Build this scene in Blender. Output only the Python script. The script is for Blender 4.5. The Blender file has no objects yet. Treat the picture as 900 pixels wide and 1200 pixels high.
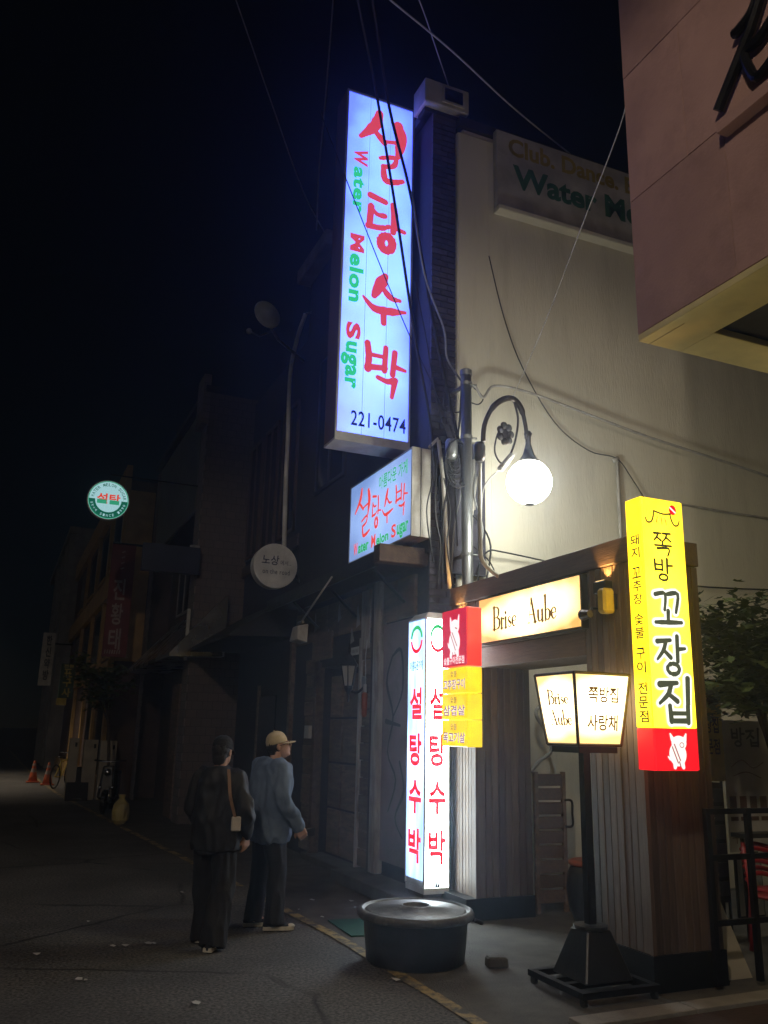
import bpy, bmesh, math, random
from mathutils import Vector, Matrix, noise as mnoise
random.seed(7)
R = math.radians
scene = bpy.context.scene
col = scene.collection

# ------------------------------------------------------------------ camera, sky, exposure
LENS_PX, YAW, PITCH, ROLL, EYE = 1000.0, R(23.5), R(14.6), R(1.26), 1.7
fh = Vector((math.sin(YAW), math.cos(YAW), 0)); r0 = Vector((math.cos(YAW), -math.sin(YAW), 0)); up = Vector((0, 0, 1))
FW = fh*math.cos(PITCH) + up*math.sin(PITCH); u0 = -fh*math.sin(PITCH) + up*math.cos(PITCH)
RT = r0*math.cos(ROLL) + u0*math.sin(ROLL); UP = u0*math.cos(ROLL) - r0*math.sin(ROLL)
EYEP = Vector((0, 0, EYE))
cam_d = bpy.data.cameras.new('camera'); cam = bpy.data.objects.new('camera', cam_d); col.objects.link(cam)
cam.matrix_world = Matrix(((RT.x, UP.x, -FW.x, 0), (RT.y, UP.y, -FW.y, 0), (RT.z, UP.z, -FW.z, EYE), (0, 0, 0, 1)))
cam_d.sensor_fit = 'VERTICAL'; cam_d.sensor_height = 36; cam_d.lens = 36*LENS_PX/1200
cam_d.clip_start = 0.05; cam_d.clip_end = 3000
scene.camera = cam

world = bpy.data.worlds.new('World'); scene.world = world; world.use_nodes = True
wn = world.node_tree.nodes; wl = world.node_tree.links
sky = wn.new('ShaderNodeTexSky'); sky.sky_type = 'NISHITA'; sky.sun_disc = False
sky.sun_elevation = R(27); sky.sun_rotation = R(232); sky.air_density = 1.0; sky.dust_density = 0.0; sky.ozone_density = 4.0
wn['Background'].inputs['Strength'].default_value = 0.0002
wl.new(sky.outputs['Color'], wn['Background'].inputs['Color'])

sun_d = bpy.data.lights.new('sun', 'SUN'); sun = bpy.data.objects.new('sun', sun_d); col.objects.link(sun)
sun_d.energy = 0.035; sun_d.angle = R(40); sun_d.color = (1.0, 0.93, 0.86)          # night: only the town's faint light from behind the camera
sun.rotation_euler = Vector((0.70, 0.55, -0.45)).to_track_quat('-Z', 'Y').to_euler()

scene.view_settings.view_transform = 'Standard'; scene.view_settings.look = 'None'
scene.view_settings.exposure = 0.7; scene.view_settings.gamma = 1.0
scene.view_settings.use_curve_mapping = False
scene.cycles.use_denoising = True
scene.cycles.max_bounces = 6; scene.cycles.diffuse_bounces = 3
scene.cycles.sample_clamp_indirect = 4.0

# ------------------------------------------------------------------ measuring helpers (photograph survey -> place)
def _ray(px, py): return FW + RT*((px-450)/LENS_PX) - UP*((py-600)/LENS_PX)
def onx(px, py, x): d = _ray(px, py); return EYEP + d*(x/d.x)
def ony(px, py, y): d = _ray(px, py); return EYEP + d*(y/d.y)
def onz(px, py, z=0): d = _ray(px, py); return EYEP + d*((z-EYE)/d.z)

# ------------------------------------------------------------------ materials
def _nodes(name):
    m = bpy.data.materials.new(name); m.use_nodes = True
    return m, m.node_tree.nodes, m.node_tree.links, m.node_tree.nodes['Principled BSDF']
def surf(name, color, rough=0.7, metal=0.0, color2=None, scale=6.0, stretch=(1, 1, 1), bump=0.2, bump_scale=None,
         rand=0.0, stain=None, stain_scale=1.5, spec=0.4, contrast=(0.35, 0.65)):
    """diffuse surface: two colours by noise, optional stains, per-object tint and fine relief"""
    m, n, l, b = _nodes(name)
    b.inputs['Roughness'].default_value = rough; b.inputs['Metallic'].default_value = metal
    b.inputs['Specular IOR Level'].default_value = spec
    tc = n.new('ShaderNodeTexCoord'); mp = n.new('ShaderNodeMapping'); mp.inputs['Scale'].default_value = stretch
    geo = n.new('ShaderNodeNewGeometry'); oi = n.new('ShaderNodeObjectInfo')
    l.new(geo.outputs['Position'], mp.inputs['Vector'])
    nz = n.new('ShaderNodeTexNoise'); nz.inputs['Scale'].default_value = scale; nz.inputs['Detail'].default_value = 8
    l.new(mp.outputs[0], nz.inputs['Vector'])
    rp = n.new('ShaderNodeMapRange'); rp.inputs['From Min'].default_value = contrast[0]; rp.inputs['From Max'].default_value = contrast[1]
    l.new(nz.outputs['Fac'], rp.inputs['Value'])
    mx = n.new('ShaderNodeMix'); mx.data_type = 'RGBA'
    c2 = color2 or tuple(c*0.65 for c in color)
    mx.inputs['A'].default_value = (*c2, 1); mx.inputs['B'].default_value = (*color, 1)
    l.new(rp.outputs[0], mx.inputs['Factor']); out = mx.outputs['Result']
    if stain:
        s2 = n.new('ShaderNodeTexNoise'); s2.inputs['Scale'].default_value = stain_scale; s2.inputs['Detail'].default_value = 10
        s2.inputs['Roughness'].default_value = 0.7
        l.new(mp.outputs[0], s2.inputs['Vector'])
        r2 = n.new('ShaderNodeMapRange'); r2.inputs['From Min'].default_value = 0.5; r2.inputs['From Max'].default_value = 0.72
        l.new(s2.outputs['Fac'], r2.inputs['Value'])
        m2 = n.new('ShaderNodeMix'); m2.data_type = 'RGBA'; m2.inputs['B'].default_value = (*stain, 1)
        l.new(r2.outputs[0], m2.inputs['Factor']); l.new(out, m2.inputs['A']); out = m2.outputs['Result']
    if rand:
        hs = n.new('ShaderNodeHueSaturation'); mr = n.new('ShaderNodeMapRange')
        mr.inputs['To Min'].default_value = 1-rand; mr.inputs['To Max'].default_value = 1+rand
        l.new(oi.outputs['Random'], mr.inputs['Value']); l.new(mr.outputs[0], hs.inputs['Value'])
        l.new(out, hs.inputs['Color']); out = hs.outputs['Color']
    l.new(out, b.inputs['Base Color'])
    rr = n.new('ShaderNodeMapRange'); rr.inputs['To Min'].default_value = max(0.05, rough-0.12); rr.inputs['To Max'].default_value = min(1, rough+0.12)
    l.new(nz.outputs['Fac'], rr.inputs['Value']); l.new(rr.outputs[0], b.inputs['Roughness'])
    if bump:
        bn = n.new('ShaderNodeTexNoise'); bn.inputs['Scale'].default_value = bump_scale or scale*6; bn.inputs['Detail'].default_value = 6
        l.new(mp.outputs[0], bn.inputs['Vector'])
        bp = n.new('ShaderNodeBump'); bp.inputs['Strength'].default_value = bump; bp.inputs['Distance'].default_value = 0.02
        l.new(bn.outputs['Fac'], bp.inputs['Height']); l.new(bp.outputs[0], b.inputs['Normal'])
    return m
def glow(name, color, strength, vary=0.0, scale=1.0, stretch=(1, 1, 1), sample=True, base=None):
    """backlit translucent sheet: gives off light, a little uneven where the tubes sit behind it"""
    m, n, l, b = _nodes(name)
    b.inputs['Base Color'].default_value = (*(tuple(0.5*c for c in color) if base is None else base), 1); b.inputs['Roughness'].default_value = 0.35
    b.inputs['Emission Color'].default_value = (*color, 1); b.inputs['Emission Strength'].default_value = strength
    if vary:
        geo = n.new('ShaderNodeNewGeometry'); mp = n.new('ShaderNodeMapping'); mp.inputs['Scale'].default_value = stretch
        l.new(geo.outputs['Position'], mp.inputs['Vector'])
        nz = n.new('ShaderNodeTexNoise'); nz.inputs['Scale'].default_value = scale; nz.inputs['Detail'].default_value = 2
        l.new(mp.outputs[0], nz.inputs['Vector'])
        mr = n.new('ShaderNodeMapRange'); mr.inputs['From Min'].default_value = 0.3; mr.inputs['From Max'].default_value = 0.7
        mr.inputs['To Min'].default_value = strength*(1-vary); mr.inputs['To Max'].default_value = strength*(1+vary)
        l.new(nz.outputs['Fac'], mr.inputs['Value']); l.new(mr.outputs[0], b.inputs['Emission Strength'])
    if not sample: m.cycles.emission_sampling = 'NONE'
    return m
def panel_glow(name, core, rim, s_core, s_rim, center, half, power=2.0):
    """backlit panel, brightest where its tubes stand and falling off towards the frame"""
    m, n, l, b = _nodes(name); b.inputs['Base Color'].default_value = (0.5, 0.5, 0.5, 1); b.inputs['Roughness'].default_value = 0.35
    geo = n.new('ShaderNodeNewGeometry'); sub = n.new('ShaderNodeVectorMath'); sub.operation = 'SUBTRACT'; sub.inputs[1].default_value = center
    l.new(geo.outputs['Position'], sub.inputs[0])
    dv = n.new('ShaderNodeVectorMath'); dv.operation = 'DIVIDE'; dv.inputs[1].default_value = half; l.new(sub.outputs[0], dv.inputs[0])
    ab = n.new('ShaderNodeVectorMath'); ab.operation = 'ABSOLUTE'; l.new(dv.outputs[0], ab.inputs[0]); sp = n.new('ShaderNodeSeparateXYZ'); l.new(ab.outputs[0], sp.inputs[0])
    pw = []
    for k in range(3):
        q = n.new('ShaderNodeMath'); q.operation = 'POWER'; q.inputs[1].default_value = power; l.new(sp.outputs[k], q.inputs[0]); pw.append(q)
    a1 = n.new('ShaderNodeMath'); l.new(pw[0].outputs[0], a1.inputs[0]); l.new(pw[1].outputs[0], a1.inputs[1])
    a2 = n.new('ShaderNodeMath'); a2.use_clamp = True; l.new(a1.outputs[0], a2.inputs[0]); l.new(pw[2].outputs[0], a2.inputs[1])
    nz = n.new('ShaderNodeTexNoise'); nz.inputs['Scale'].default_value = 1.8; nz.inputs['Detail'].default_value = 2; l.new(geo.outputs['Position'], nz.inputs['Vector'])
    mm = n.new('ShaderNodeMapRange'); mm.inputs['From Min'].default_value = 0.3; mm.inputs['From Max'].default_value = 0.7; mm.inputs['To Min'].default_value = -0.3; mm.inputs['To Max'].default_value = 0.3
    l.new(nz.outputs['Fac'], mm.inputs['Value']); a3 = n.new('ShaderNodeMath'); a3.use_clamp = True; l.new(a2.outputs[0], a3.inputs[0]); l.new(mm.outputs[0], a3.inputs[1])
    mx = n.new('ShaderNodeMix'); mx.data_type = 'RGBA'; mx.clamp_result = False
    mx.inputs['A'].default_value = (*[c*s_core for c in core], 1); mx.inputs['B'].default_value = (*[c*s_rim for c in rim], 1)
    l.new(a3.outputs[0], mx.inputs['Factor']); l.new(mx.outputs['Result'], b.inputs['Emission Color']); b.inputs['Emission Strength'].default_value = 1.0
    return m
def brickmat(name, c1, c2, mortar, plane='y', bw=0.21, bh=0.07, rough=0.8):
    m, n, l, b = _nodes(name); b.inputs['Roughness'].default_value = rough
    geo = n.new('ShaderNodeNewGeometry'); sx = n.new('ShaderNodeSeparateXYZ'); cx = n.new('ShaderNodeCombineXYZ')
    l.new(geo.outputs['Position'], sx.inputs[0]); l.new(sx.outputs['Y' if plane == 'x' else 'X'], cx.inputs[0]); l.new(sx.outputs['Z'], cx.inputs[1])
    br = n.new('ShaderNodeTexBrick'); br.inputs['Scale'].default_value = 1.0; br.inputs['Brick Width'].default_value = bw
    br.inputs['Row Height'].default_value = bh; br.inputs['Mortar Size'].default_value = 0.006
    br.inputs['Color1'].default_value = (*c1, 1); br.inputs['Color2'].default_value = (*c2, 1); br.inputs['Mortar'].default_value = (*mortar, 1)
    l.new(cx.outputs[0], br.inputs['Vector']); l.new(br.outputs['Color'], b.inputs['Base Color'])
    bp = n.new('ShaderNodeBump'); bp.inputs['Strength'].default_value = 0.6; bp.inputs['Distance'].default_value = 0.01; bp.invert = True
    l.new(br.outputs['Fac'], bp.inputs['Height']); l.new(bp.outputs[0], b.inputs['Normal'])
    return m

def asphalt():
    m, n, l, b = _nodes('asphalt')
    geo = n.new('ShaderNodeNewGeometry')
    def nz(s, d=8, r=0.6):
        x = n.new('ShaderNodeTexNoise'); x.inputs['Scale'].default_value = s; x.inputs['Detail'].default_value = d; x.inputs['Roughness'].default_value = r
        l.new(geo.outputs['Position'], x.inputs['Vector']); return x
    a, f, p = nz(42, 5), nz(260, 2), nz(0.7, 6)
    r1 = n.new('ShaderNodeValToRGB'); e = r1.color_ramp.elements
    e[0].position = 0.36; e[0].color = (0.030, 0.029, 0.027, 1); e[1].position = 0.68; e[1].color = (0.19, 0.183, 0.17, 1)
    l.new(a.outputs['Fac'], r1.inputs[0])
    r2 = n.new('ShaderNodeMapRange'); r2.inputs['From Min'].default_value = 0.3; r2.inputs['From Max'].default_value = 0.7
    r2.inputs['To Min'].default_value = 0.5; r2.inputs['To Max'].default_value = 1.4; l.new(p.outputs['Fac'], r2.inputs['Value'])
    hs = n.new('ShaderNodeHueSaturation'); l.new(r1.outputs[0], hs.inputs['Color']); l.new(r2.outputs[0], hs.inputs['Value'])
    # hairline cracks
    vo = n.new('ShaderNodeTexVoronoi'); vo.feature = 'DISTANCE_TO_EDGE'; vo.inputs['Scale'].default_value = 0.45
    w = nz(2.5, 4); vm = n.new('ShaderNodeMix'); vm.data_type = 'VECTOR'; vm.inputs['Factor'].default_value = 0.12
    l.new(geo.outputs['Position'], vm.inputs['A']); l.new(w.outputs['Color'], vm.inputs['B']); l.new(vm.outputs['Result'], vo.inputs['Vector'])
    cr = n.new('ShaderNodeMapRange'); cr.inputs['From Min'].default_value = 0.0; cr.inputs['From Max'].default_value = 0.011
    l.new(vo.outputs['Distance'], cr.inputs['Value'])
    gate = nz(0.5, 2); gm = n.new('ShaderNodeMapRange'); gm.inputs['From Min'].default_value = 0.5; gm.inputs['From Max'].default_value = 0.56
    l.new(gate.outputs['Fac'], gm.inputs['Value'])
    mxv = n.new('ShaderNodeMath'); mxv.operation = 'MAXIMUM'; l.new(cr.outputs[0], mxv.inputs[0]); l.new(gm.outputs[0], mxv.inputs[1])
    mk = n.new('ShaderNodeMix'); mk.data_type = 'RGBA'; mk.inputs['A'].default_value = (0.012, 0.012, 0.012, 1)
    l.new(hs.outputs[0], mk.inputs['B']); l.new(mxv.outputs[0], mk.inputs['Factor'])
    l.new(mk.outputs['Result'], b.inputs['Base Color'])
    rr = n.new('ShaderNodeMapRange'); rr.inputs['To Min'].default_value = 0.62; rr.inputs['To Max'].default_value = 0.92
    l.new(p.outputs['Fac'], rr.inputs['Value']); l.new(rr.outputs[0], b.inputs['Roughness'])
    bp = n.new('ShaderNodeBump'); bp.inputs['Strength'].default_value = 0.7; bp.inputs['Distance'].default_value = 0.012
    ad = n.new('ShaderNodeMath'); l.new(a.outputs['Fac'], ad.inputs[0]); l.new(f.outputs['Fac'], ad.inputs[1]); l.new(ad.outputs[0], bp.inputs['Height'])
    l.new(bp.outputs[0], b.inputs['Normal'])
    return m
def worn_paint():
    m, n, l, b = _nodes('worn_yellow_paint'); b.inputs['Roughness'].default_value = 0.8
    geo = n.new('ShaderNodeNewGeometry'); a = n.new('ShaderNodeTexNoise'); a.inputs['Scale'].default_value = 5; a.inputs['Detail'].default_value = 10
    a.inputs['Roughness'].default_value = 0.75
    l.new(geo.outputs['Position'], a.inputs['Vector'])
    r = n.new('ShaderNodeMapRange'); r.inputs['From Min'].default_value = 0.44; r.inputs['From Max'].default_value = 0.56; l.new(a.outputs['Fac'], r.inputs['Value'])
    mx = n.new('ShaderNodeMix'); mx.data_type = 'RGBA'; mx.inputs['A'].default_value = (0.06, 0.057, 0.05, 1); mx.inputs['B'].default_value = (0.36, 0.27, 0.11, 1)
    l.new(r.outputs[0], mx.inputs['Factor']); l.new(mx.outputs['Result'], b.inputs['Base Color'])
    return m

M = {}
M['asphalt'] = asphalt(); M['yellow_paint'] = worn_paint()
M['concrete'] = surf('concrete', (0.32, 0.30, 0.26), 0.85, scale=3, stain=(0.09, 0.085, 0.08), bump=0.4, bump_scale=60)
M['gutter'] = surf('gutter_concrete', (0.11, 0.105, 0.095), 0.85, scale=4, stain=(0.05, 0.05, 0.045), bump=0.6, bump_scale=70)
M['brownpave'] = surf('brown_paving', (0.07, 0.045, 0.036), 0.6, scale=5, bump=0.3)
M['plaster'] = surf('white_plaster', (0.72, 0.695, 0.585), 0.85, scale=1.2, color2=(0.67, 0.645, 0.54), stain=(0.585, 0.56, 0.465), stain_scale=1.4, stretch=(1.7, 1.7, 0.3), bump=0.25, bump_scale=30)
M['brick'] = surf('glare_blue_brick', (0.062, 0.060, 0.085), 0.75, scale=9, rand=0.35, bump=0.4)  # blue glare of the tall sign is put into the brick colour
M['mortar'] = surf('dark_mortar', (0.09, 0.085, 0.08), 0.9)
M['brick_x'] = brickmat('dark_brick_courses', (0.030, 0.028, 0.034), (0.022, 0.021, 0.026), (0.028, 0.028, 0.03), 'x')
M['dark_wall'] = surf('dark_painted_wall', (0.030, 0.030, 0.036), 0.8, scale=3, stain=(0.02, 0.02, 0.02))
M['wood'] = surf('brown_wood_board', (0.122, 0.086, 0.060), 0.6, scale=5, stretch=(9, 9, 0.7), color2=(0.080, 0.056, 0.040), rand=0.38, bump=0.3, bump_scale=16)
M['wood_h'] = surf('brown_wood_plank', (0.14, 0.092, 0.064), 0.6, scale=5, stretch=(9, 0.7, 9), color2=(0.085, 0.056, 0.04), rand=0.22, bump=0.3, bump_scale=16)
M['old_wood'] = surf('weathered_timber', (0.20, 0.14, 0.10), 0.8, scale=4, stretch=(6, 1, 6), color2=(0.10, 0.07, 0.055), stain=(0.045, 0.035, 0.03), stain_scale=2, rand=0.25, bump=0.5)
M['pale_post'] = surf('pale_peeling_paint', (0.42, 0.39, 0.35), 0.7, scale=5, stretch=(3, 3, 0.6), stain=(0.12, 0.10, 0.09), stain_scale=3, bump=0.4)
M['mauve'] = surf('mauve_painted_panel', (0.26, 0.18, 0.18), 0.7, scale=2, stain=(0.13, 0.09, 0.09))
M['pink'] = surf('pink_stone_panel', (0.47, 0.29, 0.25), 0.7, scale=2.2, color2=(0.41, 0.25, 0.215), stain=(0.33, 0.20, 0.175), rand=0.08, bump=0.2, bump_scale=40)
M['soffit'] = surf('cream_soffit_board', (0.80, 0.69, 0.32), 0.6, scale=2, stain=(0.64, 0.54, 0.24), bump=0.1)
M['black_metal'] = surf('black_metal', (0.018, 0.018, 0.019), 0.45, 0.6, scale=8, bump=0.1)
M['dark_plastic'] = surf('dark_plastic', (0.020, 0.021, 0.022), 0.42, scale=6, bump=0.15, stain=(0.06, 0.06, 0.058), spec=0.5)
M['lid_plastic'] = surf('dusty_lid_plastic', (0.085, 0.09, 0.092), 0.5, scale=5, bump=0.2, stain=(0.20, 0.20, 0.19), stain_scale=5, spec=0.5)
M['galv'] = surf('galvanised_steel', (0.34, 0.36, 0.37), 0.42, 0.75, scale=7, stretch=(3, 3, 0.5), stain=(0.20, 0.17, 0.14), bump=0.1)
M['cable'] = surf('cable_rubber', (0.014, 0.014, 0.015), 0.5, scale=10, bump=0)
M['white_cable'] = surf('pale_cable', (0.45, 0.44, 0.42), 0.6, scale=10, bump=0)
M['white_metal'] = surf('white_painted_metal', (0.55, 0.54, 0.50), 0.5, scale=3, stain=(0.34, 0.31, 0.27), stain_scale=2.5, bump=0.08)
M['bright_white'] = surf('bright_white_paint', (0.80, 0.80, 0.78), 0.5, scale=3, stain=(0.62, 0.60, 0.56), stain_scale=2.5, bump=0.05)
M['rust_frame'] = surf('brown_sign_frame', (0.15, 0.10, 0.085), 0.6, scale=3, stretch=(1, 1, 0.4), stain=(0.07, 0.05, 0.045), bump=0.1)
M['bronze'] = surf('dark_bronze', (0.10, 0.085, 0.08), 0.4, 0.7, scale=8, bump=0.15)
M['dark_glass'] = surf('dark_glass', (0.01, 0.011, 0.013), 0.08, scale=2, bump=0, spec=0.6)
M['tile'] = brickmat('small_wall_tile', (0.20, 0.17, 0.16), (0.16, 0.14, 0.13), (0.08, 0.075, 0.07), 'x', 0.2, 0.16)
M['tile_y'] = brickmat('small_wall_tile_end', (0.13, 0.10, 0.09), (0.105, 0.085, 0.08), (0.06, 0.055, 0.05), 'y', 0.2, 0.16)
M['metal_clad'] = surf('grey_green_cladding', (0.22, 0.25, 0.23), 0.45, 0.3, scale=2, bump=0.08)
M['silver'] = surf('silver_awning', (0.42, 0.41, 0.38), 0.28, 0.85, scale=2, stain=(0.2, 0.18, 0.16), bump=0.1)
M['ochre'] = surf('ochre_render', (0.42, 0.27, 0.10), 0.8, scale=3, stain=(0.24, 0.15, 0.06))
M['brown_render'] = surf('brown_render', (0.10, 0.065, 0.05), 0.8, scale=3)
M['grey_render'] = surf('grey_render', (0.28, 0.26, 0.24), 0.8, scale=2, stain=(0.15, 0.14, 0.13))
M['banner_red'] = surf('dark_red_banner', (0.16, 0.03, 0.03), 0.6, scale=3, bump=0.05)
M['banner_white'] = surf('white_banner', (0.5, 0.48, 0.44), 0.7, scale=3, bump=0.05)
M['navy'] = surf('navy_signboard', (0.02, 0.025, 0.06), 0.4, scale=3, bump=0.05)
M['green_board'] = surf('green_signboard', (0.02, 0.06, 0.035), 0.5, scale=3, bump=0.05)
M['yellow_print'] = surf('yellow_print', (0.55, 0.42, 0.08), 0.6, bump=0)
M['print_black'] = surf('black_print', (0.015, 0.015, 0.015), 0.5, bump=0)
M['print_blue'] = surf('navy_print', (0.02, 0.03, 0.10), 0.5, bump=0)
M['print_green'] = surf('faded_green_print', (0.05, 0.17, 0.11), 0.6, bump=0)
M['print_yellow'] = surf('faded_yellow_print', (0.40, 0.31, 0.06), 0.6, bump=0)
M['print_white'] = surf('faded_white_print', (0.35, 0.30, 0.28), 0.6, bump=0)
M['print_brown'] = surf('brown_print', (0.13, 0.07, 0.04), 0.6, bump=0)
M['cone'] = surf('orange_cone_plastic', (0.55, 0.11, 0.03), 0.5, scale=6, bump=0.1)
M['orange'] = surf('orange_plastic', (0.36, 0.09, 0.03), 0.5, scale=6, bump=0.05)
M['red_plastic'] = surf('red_plastic', (0.34, 0.02, 0.025), 0.4, scale=6, bump=0.05)
M['mat_green'] = surf('green_rubber_mat', (0.02, 0.10, 0.075), 0.8, scale=30, bump=0.4)
M['paper'] = surf('litter_paper', (0.6, 0.6, 0.57), 0.8, bump=0)
M['cream_board'] = surf('cream_board', (0.42, 0.38, 0.30), 0.7, scale=3, stain=(0.3, 0.26, 0.2), bump=0.1)
M['leaf'] = surf('leaf', (0.11, 0.15, 0.045), 0.6, scale=3, color2=(0.045, 0.075, 0.022), bump=0)
M['bark'] = surf('bark', (0.10, 0.08, 0.06), 0.9, scale=8, bump=0.6)
M['beige_metal'] = surf('beige_cabinet', (0.42, 0.37, 0.29), 0.6, scale=3, stain=(0.26, 0.22, 0.17), bump=0.05)
M['bag_yellow'] = surf('yellow_plastic_bag', (0.42, 0.34, 0.13), 0.5, scale=6, bump=0.5)
M['chrome'] = surf('chrome', (0.6, 0.6, 0.6), 0.15, 1.0, scale=5, bump=0)
# people
M['skin'] = surf('skin', (0.46, 0.27, 0.19), 0.55, scale=14, color2=(0.42, 0.24, 0.17), bump=0.05)
M['hair'] = surf('black_hair', (0.014, 0.011, 0.010), 0.45, scale=30, stretch=(4, 4, 1), bump=0.4)
M['leather'] = surf('black_leather', (0.016, 0.016, 0.017), 0.6, scale=7, bump=0.15, bump_scale=18, spec=0.35)
M['black_cloth'] = surf('black_cloth', (0.014, 0.014, 0.016), 0.85, scale=8, bump=0.3, bump_scale=90)
M['navy_cloth'] = surf('dark_navy_cloth', (0.022, 0.025, 0.034), 0.85, scale=8, bump=0.3, bump_scale=90)
M['denim'] = surf('washed_denim', (0.155, 0.215, 0.33), 0.85, scale=5, color2=(0.095, 0.14, 0.225), bump=0.35, bump_scale=120)
M['tan_cloth'] = surf('tan_cotton', (0.50, 0.42, 0.28), 0.85, scale=12, color2=(0.45, 0.37, 0.245), bump=0.25, bump_scale=150)
M['cream_rubber'] = surf('cream_rubber', (0.62, 0.58, 0.48), 0.6, scale=9, bump=0.05)
M['tan_leather'] = surf('tan_leather', (0.30, 0.17, 0.09), 0.5, scale=9, bump=0.1)
M['pale_pouch'] = surf('pale_pouch', (0.55, 0.50, 0.43), 0.6, scale=9, bump=0.1)
# light-giving sheets
BLUEW = (0.42, 0.60, 1.0)
M['tall_face'] = panel_glow('tall_sign_face', (0.26, 0.54, 2.2), (0.12, 0.20, 2.0), 1.0, 1.0, (3.66, 8.8, 7.0), (0.62, 50, 3.4))
M['small_face'] = panel_glow('box_sign_face', (0.24, 0.37, 0.68), (0.12, 0.20, 0.42), 1.0, 1.0, (3.95, 9.25, 4.35), (50, 1.1, 0.62))
M['pillar_white'] = glow('pillar_sign_face', (0.84, 0.97, 1.0), 15.0)
M['pillar_blue'] = glow('pillar_sign_street_face', (0.33, 0.52, 0.92), 1.9, 0.45, 5.0, (1, 1.6, 0.35))
M['cabin'] = panel_glow('warm_lightbox_face', (1.0, 0.78, 0.40), (1.0, 0.50, 0.10), 2.8, 0.65, (4.32, 6.64, 2.81), (50, 0.95, 0.26))
M['lantern_face'] = panel_glow('lantern_panel', (1.0, 0.80, 0.46), (1.0, 0.66, 0.24), 4.2, 0.95, (4.02, 5.42, 1.92), (0.50, 0.50, 0.28))
M['yellow_face'] = panel_glow('yellow_sign_face', (2.8, 1.95, 0.06), (1.4, 0.92, 0.01), 1.0, 1.0, (4.3, 4.76, 2.35), (0.3, 50, 1.1))
M['yellow_side'] = glow('yellow_sign_side', (1.0, 0.66, 0.010), 1.8, 0.1, 1.5)
M['yellow_cube'] = glow('yellow_cube_face', (1.0, 0.70, 0.012), 0.7, 0.2, 4)
M['red_face'] = glow('red_sign_face', (0.9, 0.008, 0.018), 0.7)
M['crimson_face'] = glow('crimson_cube_face', (0.62, 0.010, 0.05), 0.6)
M['red_side'] = glow('red_cube_side', (0.95, 0.035, 0.02), 0.75)
M['globe'] = glow('lamp_globe_glass', (1.0, 0.99, 0.86), 27, base=(0.8, 0.8, 0.8))
M['round_face'] = glow('round_sign_face', (0.36, 0.62, 0.66), 0.6)
def ink(name, c, s=1.0):
    M[name] = glow(name, c, s*0.82, sample=False, base=(0.0, 0.0, 0.0)); M[name].node_tree.nodes['Principled BSDF'].inputs['Specular IOR Level'].default_value = 0
ink('ink_red', (0.58, 0.05, 0.08), 0.9); ink('ink_green', (0.03, 0.52, 0.20), 0.85); ink('ink_navy', (0.012, 0.015, 0.10), 0.6)
ink('ink_red_small', (0.78, 0.06, 0.04), 0.85); ink('ink_green_small', (0.03, 0.46, 0.13), 0.75)
ink('ink_red_pillar', (0.90, 0.012, 0.03), 1.0); ink('ink_green_pillar', (0.04, 0.50, 0.14), 0.9); ink('ink_blue_pillar', (0.03, 0.16, 0.8), 0.9)
ink('ink_seam', (0.14, 0.24, 0.55), 1.1); ink('ink_brown', (0.22, 0.10, 0.02), 0.6); ink('ink_dark', (0.035, 0.035, 0.015), 0.8); ink('ink_halo', (1.0, 1.0, 0.85), 1.1)
ink('ink_pig', (0.95, 0.86, 0.78), 1.0); ink('ink_pale_pig', (0.95, 0.80, 0.80), 0.95); ink('ink_maroon', (0.40, 0.02, 0.03), 0.7); ink('ink_purple', (0.22, 0.03, 0.10), 0.7)
ink('ink_round_green', (0.006, 0.10, 0.06), 0.8); ink('ink_round_red', (0.6, 0.05, 0.03), 0.9); ink('ink_round_mid', (0.03, 0.30, 0.16), 0.8)

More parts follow.
